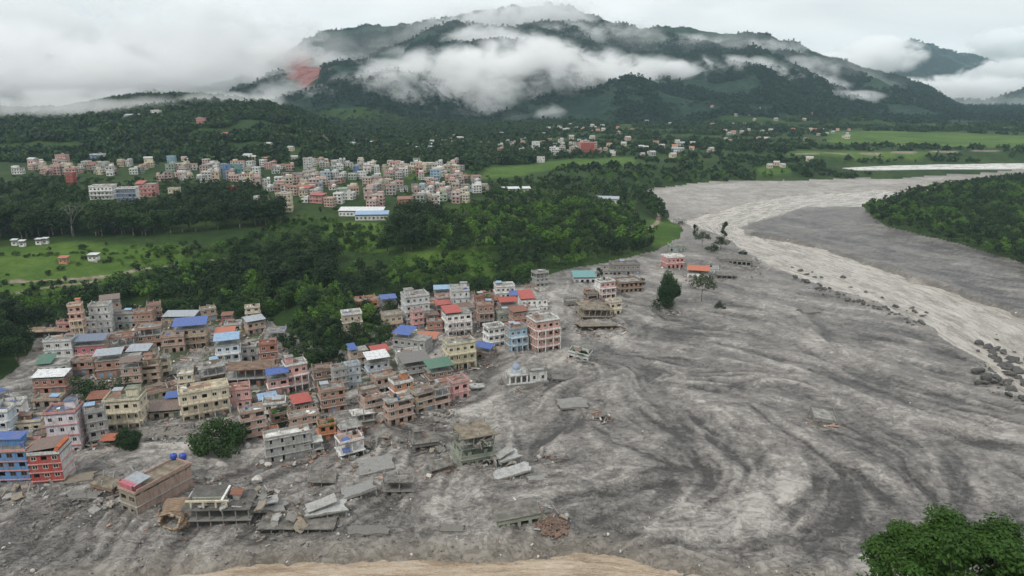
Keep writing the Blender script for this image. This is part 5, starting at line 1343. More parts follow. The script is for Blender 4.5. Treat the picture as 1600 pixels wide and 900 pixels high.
for a in [('pale broken slab lying above a second slab right of the greenish ruin', 793, 722, 44, 12, 24, (6, -6), 2.0, 'pale'), ('long pale slab with a dark gap beneath it right of the greenish ruin', 800, 742, 64, 14, 22, (4, -5), 1.3, 'pale'),
          ('small slab with dark hollow below the two pale slabs', 838, 752, 34, 9, 15, (-4, 5), .9, 'grey'), ('flat grey slab lying near the middle of the mud', 893, 632, 50, 16, 12, (3, 2), .5, 'grey'),
          ('wide cracked slab in front of the white framed house', 585, 728, 66, 26, 20, (3, -3), .4, 'grey'), ('tilted slab with a black hollow below the wide cracked slab', 560, 770, 60, 22, 24, (-6, -8), 1.2, 'grey'),
          ('low slab edge showing a black line at the front mud', 575, 832, 72, 14, 2, (2, 0), .7, 'mud'), ('short slab edge left of the black doorway building', 706, 830, 42, 10, 2, (3, 2), .7, 'mud'),
          ('muddy slab under the torn grey end wall of the red block', 122, 752, 56, 14, 10, (6, -4), .9, 'mudtan'), ('broken slab lying on mud below the torn end wall', 132, 776, 50, 12, 8, (4, 4), .5, 'mud'),
          ('cracked slab beside the rubble heap at the front', 420, 800, 60, 20, 10, (-8, 6), 1.6, 'grey'), ('pale tilted slab at the right end of the dark floor slabs', 512, 806, 70, 18, 12, (7, -4), 2.4, 'pale'),
          ('dark slab remnant far out on the mud plain', 1266, 488, 30, 5, 5, (3, -3), .7, 'mud'), ('low ledge of broken road in front of the brown shed', 330, 692, 150, 10, 4, (0, 0), .3, 'mud'),
          ('second ledge of broken road behind the round dark tree', 262, 678, 110, 10, 4, (0, 0), .3, 'mudtan'), ('white capped slab stuck at the mud edge below the orange shack', 745, 606, 26, 7, 20, (0, 4), .8, 'pale'),
          ('slanting slab by the stranded river trees', 1180, 415, 34, 6, -10, (4, 5), .6, 'mud'), ('flat slab between the temple and the wide flat slab', 870, 592, 22, 7, 10, (6, 8), .8, 'mud')]:
    fallen_slab(*a[:6], tilt=a[6], lift=a[7], col=a[8], second=(a[1] in (793, 420, 512)))

# the torn brown shell lying on its side
def torn_shell():
    p = hit(274, 822); k = mpp(p)
    root = empty('torn_shell', (p.x, p.y, gz(p.x, p.y) + 1.5), math.radians(-28)); prop(root, 'torn curved brown shell with a pale broken rim lying in the mud', 'ruin')
    r = random.Random(4); R, L, n = 2.7, 2.2, 26; M = MB(); vs = []; rim = MB()
    ring = []
    for j in range(5):
        row = []
        for i in range(n):
            t = 2 * math.pi * i / n; q = R * (1 + .16 * math.sin(2 * t + 1) + r.uniform(-.07, .07)) * (1 + .18 * j / 4)
            y = -L / 2 + L * j / 4 + (r.uniform(-.7, .7) if j in (0, 4) else 0)
            row.append(len(vs)); vs.append((q * math.cos(t) * 1.15, y, q * math.sin(t) * .72))
        ring.append(row)
    fs = [(ring[j][i], ring[j][(i + 1) % n], ring[j + 1][(i + 1) % n], ring[j + 1][i]) for j in range(4) for i in range(n) if r.random() > .2]
    M.add(vs, fs)
    o = link('shell', M.mesh('shell', [BRICK]), root); o.color = (.20, .145, .10, 1); o.rotation_euler = (math.radians(-24), 0, 0)
    mod = o.modifiers.new('thickness', 'SOLIDIFY'); mod.thickness = .4
    for i in range(n):
        if r.random() < .22: continue
        a, b_ = Vector(vs[ring[0][i]]), Vector(vs[ring[0][(i + 1) % n]])
        rim.tube(a * 1.02, b_ * 1.02, r.uniform(.22, .42), r.uniform(.22, .42), 5)
    o2 = link('rim', rim.mesh('rim', [CONC]), root); o2.color = (.40, .31, .22, 1); o2.rotation_euler = (math.radians(-24), 0, 0)
    o3 = link('slab', slab_mesh('slab', 9, 5.5, .4, 5, BRICK), root); o3.color = (.22, .165, .12, 1); o3.location = (-2.6, 3.6, 1.4); o3.rotation_euler = (.35, -.1, .5)
torn_shell()
# blue tanks on the roof edge
def tank(label, u, v, s, col=(.03, .08, .42)):
    p = at(u, v, HB_top.location.y + 9.0); M = MB(); n = 14
    prof = [(0, 0), (.5, 0), (.5, .75), (.42, .9), (.18, .98), (.18, 1.06), (0, 1.06)]
    vs = []; fs = []
    for q, z in prof[1:-1]:
        vs += [(q * math.cos(2 * math.pi * i / n), q * math.sin(2 * math.pi * i / n), z) for i in range(n)]
    for j in range(len(prof) - 3):
        fs += [(j * n + i, j * n + (i + 1) % n, (j + 1) * n + (i + 1) % n, (j + 1) * n + i) for i in range(n)]
    fs += [tuple(range(n - 1, -1, -1)), tuple(range(len(vs) - n, len(vs)))]
    M.add(vs, fs)
    for z in (.2, .45, .7): M.tube((0, 0, z), (0, 0, z + .05), .53, .53, n)
    me = M.mesh('water_tank', [TIN], True)
    o = link('water_tank', me); o.location = (p.x, p.y, HB_top.location.z + TOPZ + .1); o.scale = (s, s, s * .9); o.color = (*col, 1); prop(o, label, 'water tank')
tank('left one of the two blue water tanks on the mud filled roof', 271, 712, 1.9)
tank('right one of the two blue water tanks on the mud filled roof', 286, 718, 1.9)

# black tanks on the village roofs
TK = None
for x_, y_, r_h, lab_, ro_ in [h for h in HOUSES if len(h[3].split()) <= 10 and h[1] < 420][::2][:44]:
    sl = [c_ for c_ in ro_.children if c_.name.startswith('roof_slab')]
    if not sl or any(c_.name.startswith(('tin_roof', 'stair')) for c_ in ro_.children) or abs(ro_.rotation_euler.x) > .01: continue
    tz = max(c_.location.z for c_ in sl); sc_ = sl[0].scale
    o = link('water_tank', TK or bpy.data.objects['water_tank'].data); TK = o.data
    q = Matrix.Rotation(ro_.rotation_euler.z, 3, 'Z') @ Vector((sc_.x * random.uniform(-.3, .3), sc_.y * .28, 0))
    o.location = (ro_.location.x + q.x, ro_.location.y + q.y, ro_.location.z + tz + .1); o.scale = (1.15, 1.15, 1.2); o.color = (.02, .02, .022, 1)
    prop(o, 'black water tank on the ' + lab_, 'water tank')
# blue sheds on the roof of the blue block, a sagging brown sheet on the red one
for x_, y_, r_h, lab_, ro_ in HOUSES:
    if lab_.startswith('blue fronted apartment'):
        sl = [c_ for c_ in ro_.children if c_.name.startswith('roof_slab')][0]; tz = sl.location.z; w_ = sl.scale
        block('roof_room', ro_, (w_.x * .05, w_.y * .2, tz + 1.1), (w_.x * .5, w_.y * .4, 2.0), 'blue', PLASTER); tin('blue_roof', ro_, (w_.x * .05, w_.y * .2, tz + 2.5), w_.x * .55, w_.y * .55, 'tblue', .12)
        for q in (-.38, -.3, .36): block('blue_barrel', ro_, (q * w_.x, -w_.y * .1, tz + .8), (.9, .9, 1.3), 'tblue', TIN)
        for q in range(7): block('terrace_post', ro_, ((q / 6 - .5) * w_.x * .95, -w_.y * .44, tz + 1.2), (.25, .25, 2.0), 'blue')
    if lab_.startswith('red fronted end house'):
        sl = [c_ for c_ in ro_.children if c_.name.startswith('roof_slab')][0]; tz = sl.location.z; w_ = sl.scale
        o = tin('brown_sheet', ro_, (-.2, 0, tz + 1.9), w_.x * 1.02, w_.y * .95, 'tbrown', .05); o.rotation_euler = (.05, -.12, 0)
        block('broken_cornice', ro_, (w_.x * .44, -w_.y * .1, tz + 1.7), (1.0, w_.y * .8, 1.6), 'torange', BRICK, (0, .5, 0)); block('roof_room', ro_, (0, w_.y * .2, tz + .8), (w_.x * .8, w_.y * .4, 1.4), 'brickbrown', BRICK)
# the shrine stranded in the mud
def shrine():
    p = hit(820, 602); k = mpp(p)
    root = empty('shrine', (p.x, p.y + 3, gz(p.x, p.y)), math.radians(14)); prop(root, 'pale shrine with small blue grey dome stranded in the mud', 'shrine')
    block('platform', root, (0, 0, .4), (16.5, 8.6, 1.9), 'mud'); block('platform_edge', root, (-2.5, -4.2, 1.45), (11, .4, .5), 'pale')
    mb = MB(); wins = []
    side(mb, Vector((1.2, -3.4, 0)), Vector((1, 0, 0)), Vector((0, -1, 0)), 6.6, 1.3, 1, 4.6, 2, .3, random.Random(3), 0, wins, False)
    side(mb, Vector((7.8, -3.1, 0)), Vector((0, 1, 0)), Vector((1, 0, 0)), 6.2, 1.3, 1, 4.6, 2, .3, random.Random(3), 0, wins, False, blank=True)
    side(mb, Vector((1.2, 3.1, 0)), Vector((0, -1, 0)), Vector((-1, 0, 0)), 6.2, 1.3, 1, 4.6, 2, .3, random.Random(3), 0, wins, False, blank=True)
    side(mb, Vector((7.8, 3.4, 0)), Vector((-1, 0, 0)), Vector((0, 1, 0)), 6.6, 1.3, 1, 4.6, 2, .3, random.Random(3), .5, wins, False, blank=True)
    o = link('hall_wall', mb.mesh('hall_wall', [PLASTER]), root); o.color = (*C['pale'], 1)
    for (wp, wdx, ww, wh, s_, kk) in wins:
        o = link('window', WIN['b'], root); o.location = wp; o.scale = (ww, 1, wh)
    block('hall_roof', root, (4.5, 0, 5.75), (7.4, 7.6, .22), 'mud', DECK)
    for x in (-6.6, -4.4, -2.2, 0): block('column', root, (x, -3.4, 2.8), (.5, .5, 2.9), 'white')
    for x in (-6.6, -3.3, 0): block('column', root, (x, 2.4, 2.8), (.5, .5, 2.9), 'white')
    block('porch_roof', root, (-3.3, -.5, 4.4), (7.6, 6.6, .3), 'pale', DECK)
    block('sanctum', root, (-3.4, -.2, 5.2), (3.2, 3.0, 1.4), 'paleblue', PLASTER)
    M = MB(); n = 16; vs = []
    prof = [(1.5, 0), (1.6, .5), (1.4, 1.1), (1.0, 1.65), (.55, 2.1), (.3, 2.5), (.12, 3.3)]
    for q, z in prof: vs += [(q * math.cos(2 * math.pi * i / n), q * math.sin(2 * math.pi * i / n), z) for i in range(n)]
    fs = [(j * n + i, j * n + (i + 1) % n, (j + 1) * n + (i + 1) % n, (j + 1) * n + i) for j in range(len(prof) - 1) for i in range(n)] + [tuple(range(len(vs) - n, len(vs)))]
    M.add(vs, fs); d = link('dome', M.mesh('dome', [PLASTER], True), root); d.location = (-3.4, -.2, 5.9); d.color = (.30, .36, .46, 1)
    block('fallen_beam', root, (9.6, -1.6, 1.3), (5, .4, .4), 'mud', CONC, (0, .45, .3)); block('broken_parapet', root, (4, -3.5, 6.2), (5, .25, .7), 'pale')
shrine()

# ------------------------------------------------------------------ boulders
def rock_mesh(name, seed, mat):
    t = bmesh.new(); bmesh.ops.create_icosphere(t, subdivisions=2, radius=.5)
    r = np.random.default_rng(seed); pl = r.normal(size=(9, 3)); pl /= np.linalg.norm(pl, axis=1)[:, None]; of = r.uniform(.20, .38, 9)
    for q in t.verts:
        c = np.array(q.co)
        for a, d_ in zip(pl, of):
            e = c @ a - d_
            if e > 0: c = c - a * e
        q.co = c * (1 + r.uniform(-.05, .05))
    me = bpy.data.meshes.new(name); t.to_mesh(me); t.free(); me.materials.append(mat); return me
import bmesh
def rock_mat(name, c0, c1):
    m, nt, b = new_mat(name); geo = nt.nodes.new('ShaderNodeNewGeometry')
    n = noise(nt, geo.outputs['Position'], 1.2, 5, .7)
    nt.links.new(ramp(nt, n, [(.3, c0), (.7, c1)]), b.inputs['Base Color']); b.inputs['Roughness'].default_value = .7; bump(nt, b, n, .25, .8); return m
ROCKD = rock_mat('wet_rock', (.035, .033, .03), (.11, .105, .098)); ROCKP = rock_mat('pale_rock', (.40, .38, .35), (.62, .60, .56)); ROCKG = rock_mat('grey_rock', (.10, .097, .09), (.24, .23, .215))
RM = [rock_mesh('boulder', 900 + k, ROCKD) for k in range(5)]; RP = [rock_mesh('boulder', 920 + k, ROCKP) for k in range(2)]; RG = [rock_mesh('stone', 940 + k, ROCKG) for k in range(4)] + [rock_mesh('stone', 950, ROCKP)]
def boulder(u, v, wpx, label, group=None, me=None, flat=.8, cat='boulder', nm='boulder'):
    p = hit(u, v); k = mpp(p); s = wpx * k
    o = link(nm, me or random.choice(RM)); o.location = (p.x, p.y, max(gz(p.x, p.y), -1.5) + s * flat * .12); o.scale = (s, s * .85, s * flat); o.rotation_euler = (0, 0, random.uniform(0, 6.28))
    prop(o, label, cat, group); return o
line1 = [(1240, 428), (1275, 448), (1320, 462), (1355, 478), (1385, 487), (1420, 496), (1440, 505)]
for i in range(84):
    f = random.random() * (len(line1) - 1); j = int(f); a, b_ = line1[j], line1[min(j + 1, len(line1) - 1)]
    boulder(a[0] + (b_[0] - a[0]) * (f - j) + random.gauss(0, 7), a[1] + (b_[1] - a[1]) * (f - j) + random.gauss(0, 4), random.uniform(4, 11), 'dark wet boulder in the long line along the river edge', 'boulders lining the river edge')
for i in range(110):
    a = random.gauss(0, 1); boulder(1570 + 22 * a + random.gauss(0, 15), 585 + 16 * a + random.gauss(0, 12), random.uniform(5, 26) * random.uniform(.5, 1), 'dark wet boulder in the pile at the river bend near the frame edge', 'boulders piled at the river bend')
for i in range(20):
    boulder(random.uniform(1470, 1600), random.uniform(512, 620), random.uniform(4, 9), 'scattered dark stone in the shallows of the river bend', 'stones in the shallows', cat='stone', nm='stone')
boulder(1316, 442, 13, 'solitary dark boulder inside the tan river water'); boulder(1252, 487, 18, 'black mound beside the dark slab remnant on the mud plain', flat=.4)
boulder(592, 655, 30, 'large pale boulder at the mud edge below the tipped roof slab', me=RP[0], flat=.75); boulder(403, 752, 24, 'whitish boulder on the rubble heap near the stream', me=RP[1], flat=.7)
boulder(388, 700, 12, 'pale stone lump under the house on bare columns', me=RP[0], flat=1.3, cat='stone', nm='stone'); boulder(418, 728, 14, 'pale lump at the left foot of the grey block walls', me=RP[1])
SRC_R = bpy.data.collections.new('stone_sources')
for k, me in enumerate(RG): SRC_R.objects.link(bpy.data.objects.new('stone_source_%02d' % k, me))
def stones(name, n, x0, x1, y0, y1, test, s0, s1, label):
    x = RNG.uniform(x0, x1, n); y = RNG.uniform(y0, y1, n); k = test(x, y); x, y = x[k], y[k]
    s = s0 + (s1 - s0) * RNG.power(.35, len(x)) ** 1.0
    s = s0 + (s1 - s0) * RNG.uniform(0, 1, len(x)) ** 5
    scatter(name, np.stack([x, y, H(x, y) + s * .1], 1), s, RNG.choice([0, 1, 2, 3, 0, 1, 2, 3, 4], len(x)), SRC_R, label)
stones('gravel', 26000, -190, 140, 118, 200, lambda x, y: (inside(x, y, LOW) & (sdist(x, y, STREAM) > -1.5) & (RNG.uniform(0, 1, len(x)) < np.maximum(np.exp(-np.maximum(0, sdist(x, y, STREAM)) / 7), .9 * (x < -30) * (y < 178) * (.25 + .75 * (vnoise(x / 9, y / 9, 601) > .5))))), .15, 1.1, 'gravel and stones strewn along the near bank')
stones('stones', 4000, -200, 300, 140, 420, lambda x, y: inside(x, y, LOW) & (sdist(x, y, RIVER) > 2) & (vnoise(x / 14, y / 14, 602) > .60), .2, 1.0, 'stones scattered over the mud flow')
stones('river_stones', 5000, 90, 330, 200, 520, lambda x, y: np.abs(sdist(x, y, RIVER)) < 6 * vnoise(x / 20, y / 20, 603) + 1, .3, 1.8, 'stones along the edge of the river')

# ------------------------------------------------------------------ rubble
def rubble(name, spots, label, mats, seed):
    r = random.Random(seed); M = MB()
    for (x, y, rad, n, z0) in spots:
        for j in range(n):
            a = r.uniform(0, 6.283); q = rad * math.sqrt(r.random()); X, Y = x + q * math.cos(a), y + q * math.sin(a)
            s = r.choice([.25, .35, .5, .8]) * r.uniform(.7, 1.6)
            long = r.random() < .3
            d = (s * (3.5 if long else 1.3), s * (.35 if long else 1), s * (.3 if long else .35))
            rot = (Matrix.Rotation(r.uniform(0, 6.28), 3, 'Z') @ Matrix.Rotation(r.gauss(0, .3), 3, 'X') @ Matrix.Rotation(r.gauss(0, .3), 3, 'Y'))
            zz = z0 if z0 is not None else 0
            M.box((X, Y, zz + r.uniform(0, .5) * (1 - q / rad) * rad * .3), d, r.randrange(len(mats)), rot)
    # seat every piece on the ground
    V = np.array(M.v).reshape(-1, 8, 3); cx = V.mean(1)
    V[:, :, 2] += (H(cx[:, 0], cx[:, 1]) + .05)[:, None]
    M.v = V.reshape(-1, 3).tolist()
    o = link(name, M.mesh(name, mats)); prop(o, label, None, None, 'stuff')
RB = [flat_mat('brick_rubble', (.33, .19, .14)), flat_mat('brick_dust', (.40, .27, .21)), flat_mat('concrete_rubble', (.33, .32, .30)), flat_mat('broken_timber', (.17, .12, .09)), flat_mat('muddy_rubble', (.17, .16, .15)), flat_mat('plaster_rubble', (.55, .52, .47))]
spots = [(x + random.uniform(-3, 3), y + random.uniform(-3, 3), r_ * random.uniform(.9, 1.5), random.randint(18, 44), None) for x, y, r_, l, o in HOUSES]
fx_, fy_ = fill(None, 7, FILLZONE)
spots += [(a, b_, 5, 16, None) for a, b_ in zip(fx_, fy_)]
rubble('rubble', spots, 'brick and timber rubble between the village houses', RB, 1)
def heap(u, v, rpx, n):
    p = hit(u, v); return (p.x, p.y, rpx * mpp(p), n, None)
rubble('debris', [heap(400, 782, 34, 170), (heap(415, 770, 26, 140)), heap(735, 712, 40, 160), heap(660, 694, 32, 60), heap(800, 738, 36, 60), heap(450, 800, 50, 90), heap(540, 730, 40, 70), heap(320, 760, 24, 110), heap(850, 820, 30, 60),
                  heap(860, 715, 26, 40), heap(930, 512, 50, 120), heap(950, 480, 50, 80), heap(270, 680, 40, 70), heap(120, 770, 60, 70), heap(1045, 482, 30, 60), heap(1090, 440, 40, 50), heap(1150, 425, 50, 60), heap(905, 560, 30, 50), heap(590, 700, 40, 60),
                  heap(690, 650, 40, 60), heap(830, 606, 40, 40), heap(1160, 395, 40, 50), heap(300, 640, 40, 90), heap(200, 760, 60, 60)], 'muddy broken concrete and timber around the ruins', [RB[2], RB[4], RB[4], RB[3]], 2)
p = hit(862, 822); rubble('red_soil', [(p.x, p.y, 26 * mpp(p), 260, None)], 'reddish broken brick and soil spilled beside the black doorway building', [flat_mat('red_soil', (.19, .115, .085)), flat_mat('red_soil_dark', (.15, .11, .085))], 3)

# ------------------------------------------------------------------ trees that stand apart
def lone(nm, label, u, v, hpx, k, wide=1.0, cat='tree', mat=None, sink=0, crown=None):
    p = hit(u, v); h = hpx * mpp(p) / .93
    t = empty(nm, (p.x, p.y, gz(p.x, p.y) - sink), random.uniform(0, 6.28)); t.scale = (h * wide, h * wide, h); prop(t, label, cat)
    c = link('crown', crown or HI[k], t); link('trunk', TRK[k], t)
    if mat:
        c.material_slots[0].link = 'OBJECT'; c.material_slots[0].material = mat
    return t
lone('round_tree', 'large round dark tree on the mud before the cream balcony block', 341, 706, 62, BU, 1.0, crown=BALL)
lone('bush', 'round dark green bush beside the orange roofed kiosk', 200, 700, 36, BU, 1.05, 'bush', crown=BALL2)
lone('bush', 'dark green undergrowth joined to the round bush by the kiosk', 184, 696, 22, BU, .9, 'bush', LEAF_DARK)
lone('broadleaf_tree', 'green tree beside the white edged sheet roof in the village', 134, 628, 46, B_, 1.2)
lone('broadleaf_tree', 'low green tree right of the village tree by the white edged roof', 158, 622, 34, BU, 1.0)
lone('bush', 'green bush in the gap below the long brick row', 195, 610, 24, BU, 1.3, 'bush'); lone('bush', 'green bush beside the ruined tan house', 214, 606, 20, BU, 1.1, 'bush')
lone('bush', 'yellow green bush in front of the rusty orange shed', 100, 655, 16, BUB, 1.3, 'bush'); lone('bush', 'dark bush at the back wall of the overgrown roof garden house', 452, 664, 24, BU, 1.2, 'bush')
lone('bush', 'weedy green bush above the mud bank beside the orange brown shack', 440, 684, 18, BUB, 1.2, 'bush')
lone('broadleaf_tree', 'dense dark tree standing on a muddy mound out in the flow', 1041, 476, 54, BU, .66, crown=BALL2); lone('broadleaf_tree', 'greener crown leaning over the dense dark tree in the flow', 1044, 466, 46, B_, .85)
lone('bush', 'dark foliage buried at the foot of the dense dark tree', 1035, 480, 24, BU, 1.1, 'bush', LEAF_DARK)
lone('broadleaf_tree', 'dusty half bare tree right of the dense dark tree in the flow', 1096, 472, 50, SPR, .75, mat=LEAF_MUDDY)
lone('slender_tree', 'slender dark tree highest on the river spit', 1131, 374, 28, TD, .8); lone('broadleaf_tree', 'round dark tree below the slender tree on the river spit', 1126, 390, 24, D_, 1.2)
lone('broadleaf_tree', 'dusty tree left of the slender tree on the river spit', 1097, 386, 26, SPR, 1.0, mat=LEAF_MUDDY); lone('slender_tree', 'thin dark tree at the left end of the river spit', 1086, 372, 22, TD, .8)
lone('bush', 'small dark shrub at the lower tip of the river spit', 1160, 398, 9, BU, 1.2, 'bush', LEAF_DARK); lone('bush', 'dark shrub between the trees of the river spit', 1112, 392, 14, BU, 1.2, 'bush', LEAF_DARK)
lone('broadleaf_tree', 'dark tree at the right end of the brown brick wing', 1001, 452, 20, D_, .9); lone('broadleaf_tree', 'dark tree beside the turquoise roof at the wood edge', 937, 436, 18, TD, 1.2)
lone('bush', 'muddy shrub in the lower part of the mud flow', 1124, 482, 14, BU, 1.1, 'bush', LEAF_MUDDY)
# the bare pale tree in the belt
def bare_tree():
    p = hit(112, 372); h = 62 * mpp(p); r = random.Random(8)
    t = empty('bare_tree', (p.x, p.y + 1, gz(p.x, p.y)), 0); prop(t, 'pale bare branched tree in front of the tall tree belt', 'tree')
    M = MB()
    def grow(a, d, ln, rad, lev):
        b_ = a + d * ln; M.tube(a, b_, rad, rad * .7, 6)
        if lev:
            for j in range(3):
                nd = (d + Vector((r.uniform(-.7, .7), r.uniform(-.7, .7), r.uniform(-.1, .5)))).normalized(); grow(b_, nd, ln * .68, rad * .62, lev - 1)
    grow(Vector((0, 0, -.5)), Vector((.05, 0, 1)), h * .33, .34, 4)
    link('trunk', M.mesh('trunk', [PALEBARK], True), t)
bare_tree()
# the big crown at the camera's own bank
def near_tree():
    p = at(1536, 884, 37.0); top = at(1480, 816, 37.0).z; g0 = gz(p.x, p.y); h = top - g0 + .4
    t = empty('broadleaf_tree', (p.x, p.y, g0)); prop(t, 'big bright green leafy tree on the near bank in the corner', 'tree')
    r = np.random.default_rng(77); C_ = []
    W = 6.5
    for k in range(190):
        an = r.uniform(0, 2 * math.pi); q = math.sqrt(r.uniform(0, 1)); dome = math.sqrt(max(0, 1 - q * q * .85))
        z = h - 8.4 * (1 - dome) - r.uniform(0, 3.4) * (.3 + dome) - .9
        C_.append((W * q * math.cos(an), W * q * math.sin(an), z, r.uniform(.55, 1.15), r.uniform(0, 1)))
    C_ = np.array(C_); n = 60000
    pick = r.choice(len(C_), n, p=C_[:, 3] ** 2 / (C_[:, 3] ** 2).sum()); d = r.normal(size=(n, 3)); d /= np.linalg.norm(d, axis=1)[:, None]
    P = C_[pick, :3] + d * (C_[pick, 3] * r.uniform(.35, 1.1, n))[:, None] * np.array([1.1, 1.1, .65])
    nr_ = d * .5 + r.normal(size=(n, 3)) * .5 + np.array([0, 0, .7]); nr_ /= np.linalg.norm(nr_, axis=1)[:, None]
    a = np.cross(nr_, r.normal(size=(n, 3))); a /= np.linalg.norm(a, axis=1)[:, None]; bb = np.cross(nr_, a); s = .15 * r.uniform(.6, 1.3, n)[:, None]
    V = np.stack([P - a * s, P - bb * s * .55 + nr_ * s * .2, P + a * s, P + bb * s * .55 + nr_ * s * .2], 1).reshape(-1, 3)
    link('crown', leaf_mesh('crown', V, np.clip(C_[pick, 4] * .5 + r.uniform(0, .5, n), 0, 1), NEARLEAF), t)
    M = MB(); rr2 = random.Random(5)
    M.tube((0, 0, -1), (.3, 0, h * .35), .5, .4, 10); M.tube((.3, 0, h * .35), (.1, .2, h * .6), .4, .3, 10)
    for c in C_[::3]:
        b_ = Vector((.1, .1, h * rr2.uniform(.35, .62))); m_ = b_.lerp(Vector(c[:3]), .55) + Vector((0, 0, -.5))
        M.tube(b_, m_, .13, .08, 6); M.tube(m_, Vector(c[:3]), .08, .025, 5)
    link('trunk', M.mesh('trunk', [BARK], True), t)
NEARLEAF = leaf_material('near_leaf', (.022, .055, .009), (.042, .098, .014), (.078, .15, .024))
near_tree()
CLEAR = [(x, y, r_ + 1.0) for x, y, r_, l, o in HOUSES]
# ------------------------------------------------------------------ the upper town on the terrace
def town_variant(seed):
    r = random.Random(seed); n = r.choice([1, 2, 2, 3, 3, 4]); w, d = r.uniform(6, 10), r.uniform(6, 9); sh = 2.95
    W = MB(); W.box((0, 0, n * sh / 2 - 1), (w, d, n * sh + 2))
    if r.random() < .5:
        a = r.uniform(.35, .6); W.box((w * (.5 - a / 2) * r.choice([-1, 1]), 0, n * sh + 1.3), (w * a, d * .8, 2.8))
    Rf = MB()
    for k in range(1, n + 1): Rf.box((0, 0, k * sh), (w + .7, d + .7, .22))
    for sx_, sy_, dx_, dy_ in ((0, -1, w, .15), (0, 1, w, .15), (-1, 0, .15, d - .4), (1, 0, .15, d - .4)):
        Rf.box((sx_ * w / 2, sy_ * d / 2, n * sh + .5), (dx_, dy_, .8))
    Wn = MB()
    for k in range(n):
        nb = max(2, int(w / 2.4))
        for j in range(nb):
            if r.random() < .9: Wn.box(((j + .5) / nb * w - w / 2, -d / 2, k * sh + 1.6), (w / nb * .5, .12, 1.4))
        nb = max(2, int(d / 2.6))
        for j in range(nb):
            for s_ in (-1, 1):
                if r.random() < .7: Wn.box((s_ * w / 2, (j + .5) / nb * d - d / 2, k * sh + 1.6), (.12, d / nb * .45, 1.4))
    return W.mesh('wall', [PLASTER]), Rf.mesh('roof', [CONC]), Wn.mesh('windows', [PANE]), max(w, d), n * sh
TV = [town_variant(s) for s in range(14)]
TCOL = [('white', (.70, .70, .68)), ('cream', (.62, .56, .42)), ('pale pink', (.58, .40, .36)), ('brick red', (.38, .23, .19)), ('grey', (.38, .38, .37)), ('beige', (.50, .43, .35)), ('pale blue', (.38, .50, .58)), ('rose', (.50, .34, .31)), ('salmon', (.54, .40, .34)), ('greenish', (.36, .44, .36))]
TW = np.array([26, 18, 11, 8, 14, 14, 4, 6, 6, 4], float); TW /= TW.sum()
TOWN = []
def town(px, spacing, where, limit, skip=0.0, h=.95):
    x, y = fill(px, spacing); o_ = RNG.permutation(len(x))
    cnt = 0
    for i in o_:
        if cnt >= limit: break
        if RNG.uniform() < skip: continue
        X, Y = x[i], y[i]
        if any(math.hypot(X - a, Y - b_) < r_ + 2 for a, b_, r_ in TOWN): continue
        vi = int(RNG.integers(len(TV))); W, Rf, Wn, ext, hh = TV[vi]
        ci = int(RNG.choice(len(TCOL), p=TW)); cn, cc = TCOL[ci]
        root = empty('town_house', (X, Y, gz(X, Y)), RNG.uniform(-.35, .35) + (math.pi / 2 if RNG.uniform() < .2 else 0)); s = RNG.uniform(.78, 1.08); root.scale = (s, s, s * h)
        prop(root, cn + ' flat roofed house ' + where, 'house', cn + ' houses ' + where)
        q = RNG.uniform(.85, 1.12)
        a = link('wall', W, root); a.color = (*[c * q for c in cc], 1)
        a = link('roof', Rf, root); rc = [(.45, .44, .42), (.55, .53, .5), (.3, .29, .28), (.5, .3, .25), tuple(cc)][int(RNG.integers(5))]; a.color = (*rc, 1)
        a = link('windows', Wn, root); a['kind'] = 'stuff'
        TOWN.append((X, Y, ext * .5)); cnt += 1
    return cnt
# houses one can pick out
Ht = lambda label, u, v, w, h, **k: (house(k.pop('nm', 'town_house'), k.pop('cat', 'house'), label, u, v, w, h, glaze=.5, shop=False, **k), TOWN.append((HOUSES[-1][0], HOUSES[-1][1], HOUSES[-1][2])))
Ht('white four storey house with balconies in front of the upper town trees', 164, 312, 40, 22, rot=8, wall='plaster', col='white', n=3, bal=2, slabcol='white', rail='white')
Ht('white and dark grey house right of the white balcony house', 202, 316, 34, 20, rot=10, wall='plaster', col='white', front='tslate', n=3)
Ht('pale pink apartment house with red roof at its left corner', 232, 308, 34, 18, rot=10, wall='plaster', col='rose', n=3, roof='tinlow:tred', tincover=.4)
Ht('small cream house on the yellow bank right of the pink apartment house', 274, 308, 18, 14, rot=10, wall='plaster', col='cream', n=2)
Ht('bright blue house at the left end of the upper town rows', 358, 280, 16, 20, rot=6, wall='plaster', col='blue', n=4)
Ht('turquoise house touching the bright blue house', 372, 280, 15, 20, rot=6, wall='plaster', col='teal', n=4)
Ht('blue and white house highest at the left slope', 155, 256, 22, 14, rot=12, wall='plaster', col='white', front='blue', n=3)
Ht('pink house standing left of the blue and white house', 99, 256, 17, 12, rot=4, wall='plaster', col='pink', n=3)
Ht('red tower house among the dark trees at the left', 113, 290, 13, 17, rot=4, wall='plaster', col='red', n=4)
Ht('sky blue house alone on the slope above the town', 269, 254, 13, 9, rot=4, wall='plaster', col='skyblue', n=2)
Ht('red house half hidden by trees below the turquoise house', 366, 308, 18, 14, rot=6, wall='plaster', col='red', n=3)
Ht('tall cream house at the front edge of the upper town', 446, 332, 28, 26, rot=12, wall='plaster', col='cream', n=4, bal=1)
Ht('white house left of the tall cream house', 410, 322, 26, 12, rot=12, wall='plaster', col='white', n=2)
Ht('house with crimson roof stepping down left of the long shed', 478, 306, 24, 10, rot=-14, wall='plaster', col='rose', n=2, roof='tinlow:tred')
Ht('lower house with crimson roof beside the long shed', 498, 318, 28, 10, rot=-14, wall='plaster', col='rose', n=2, roof='tinlow:tred')
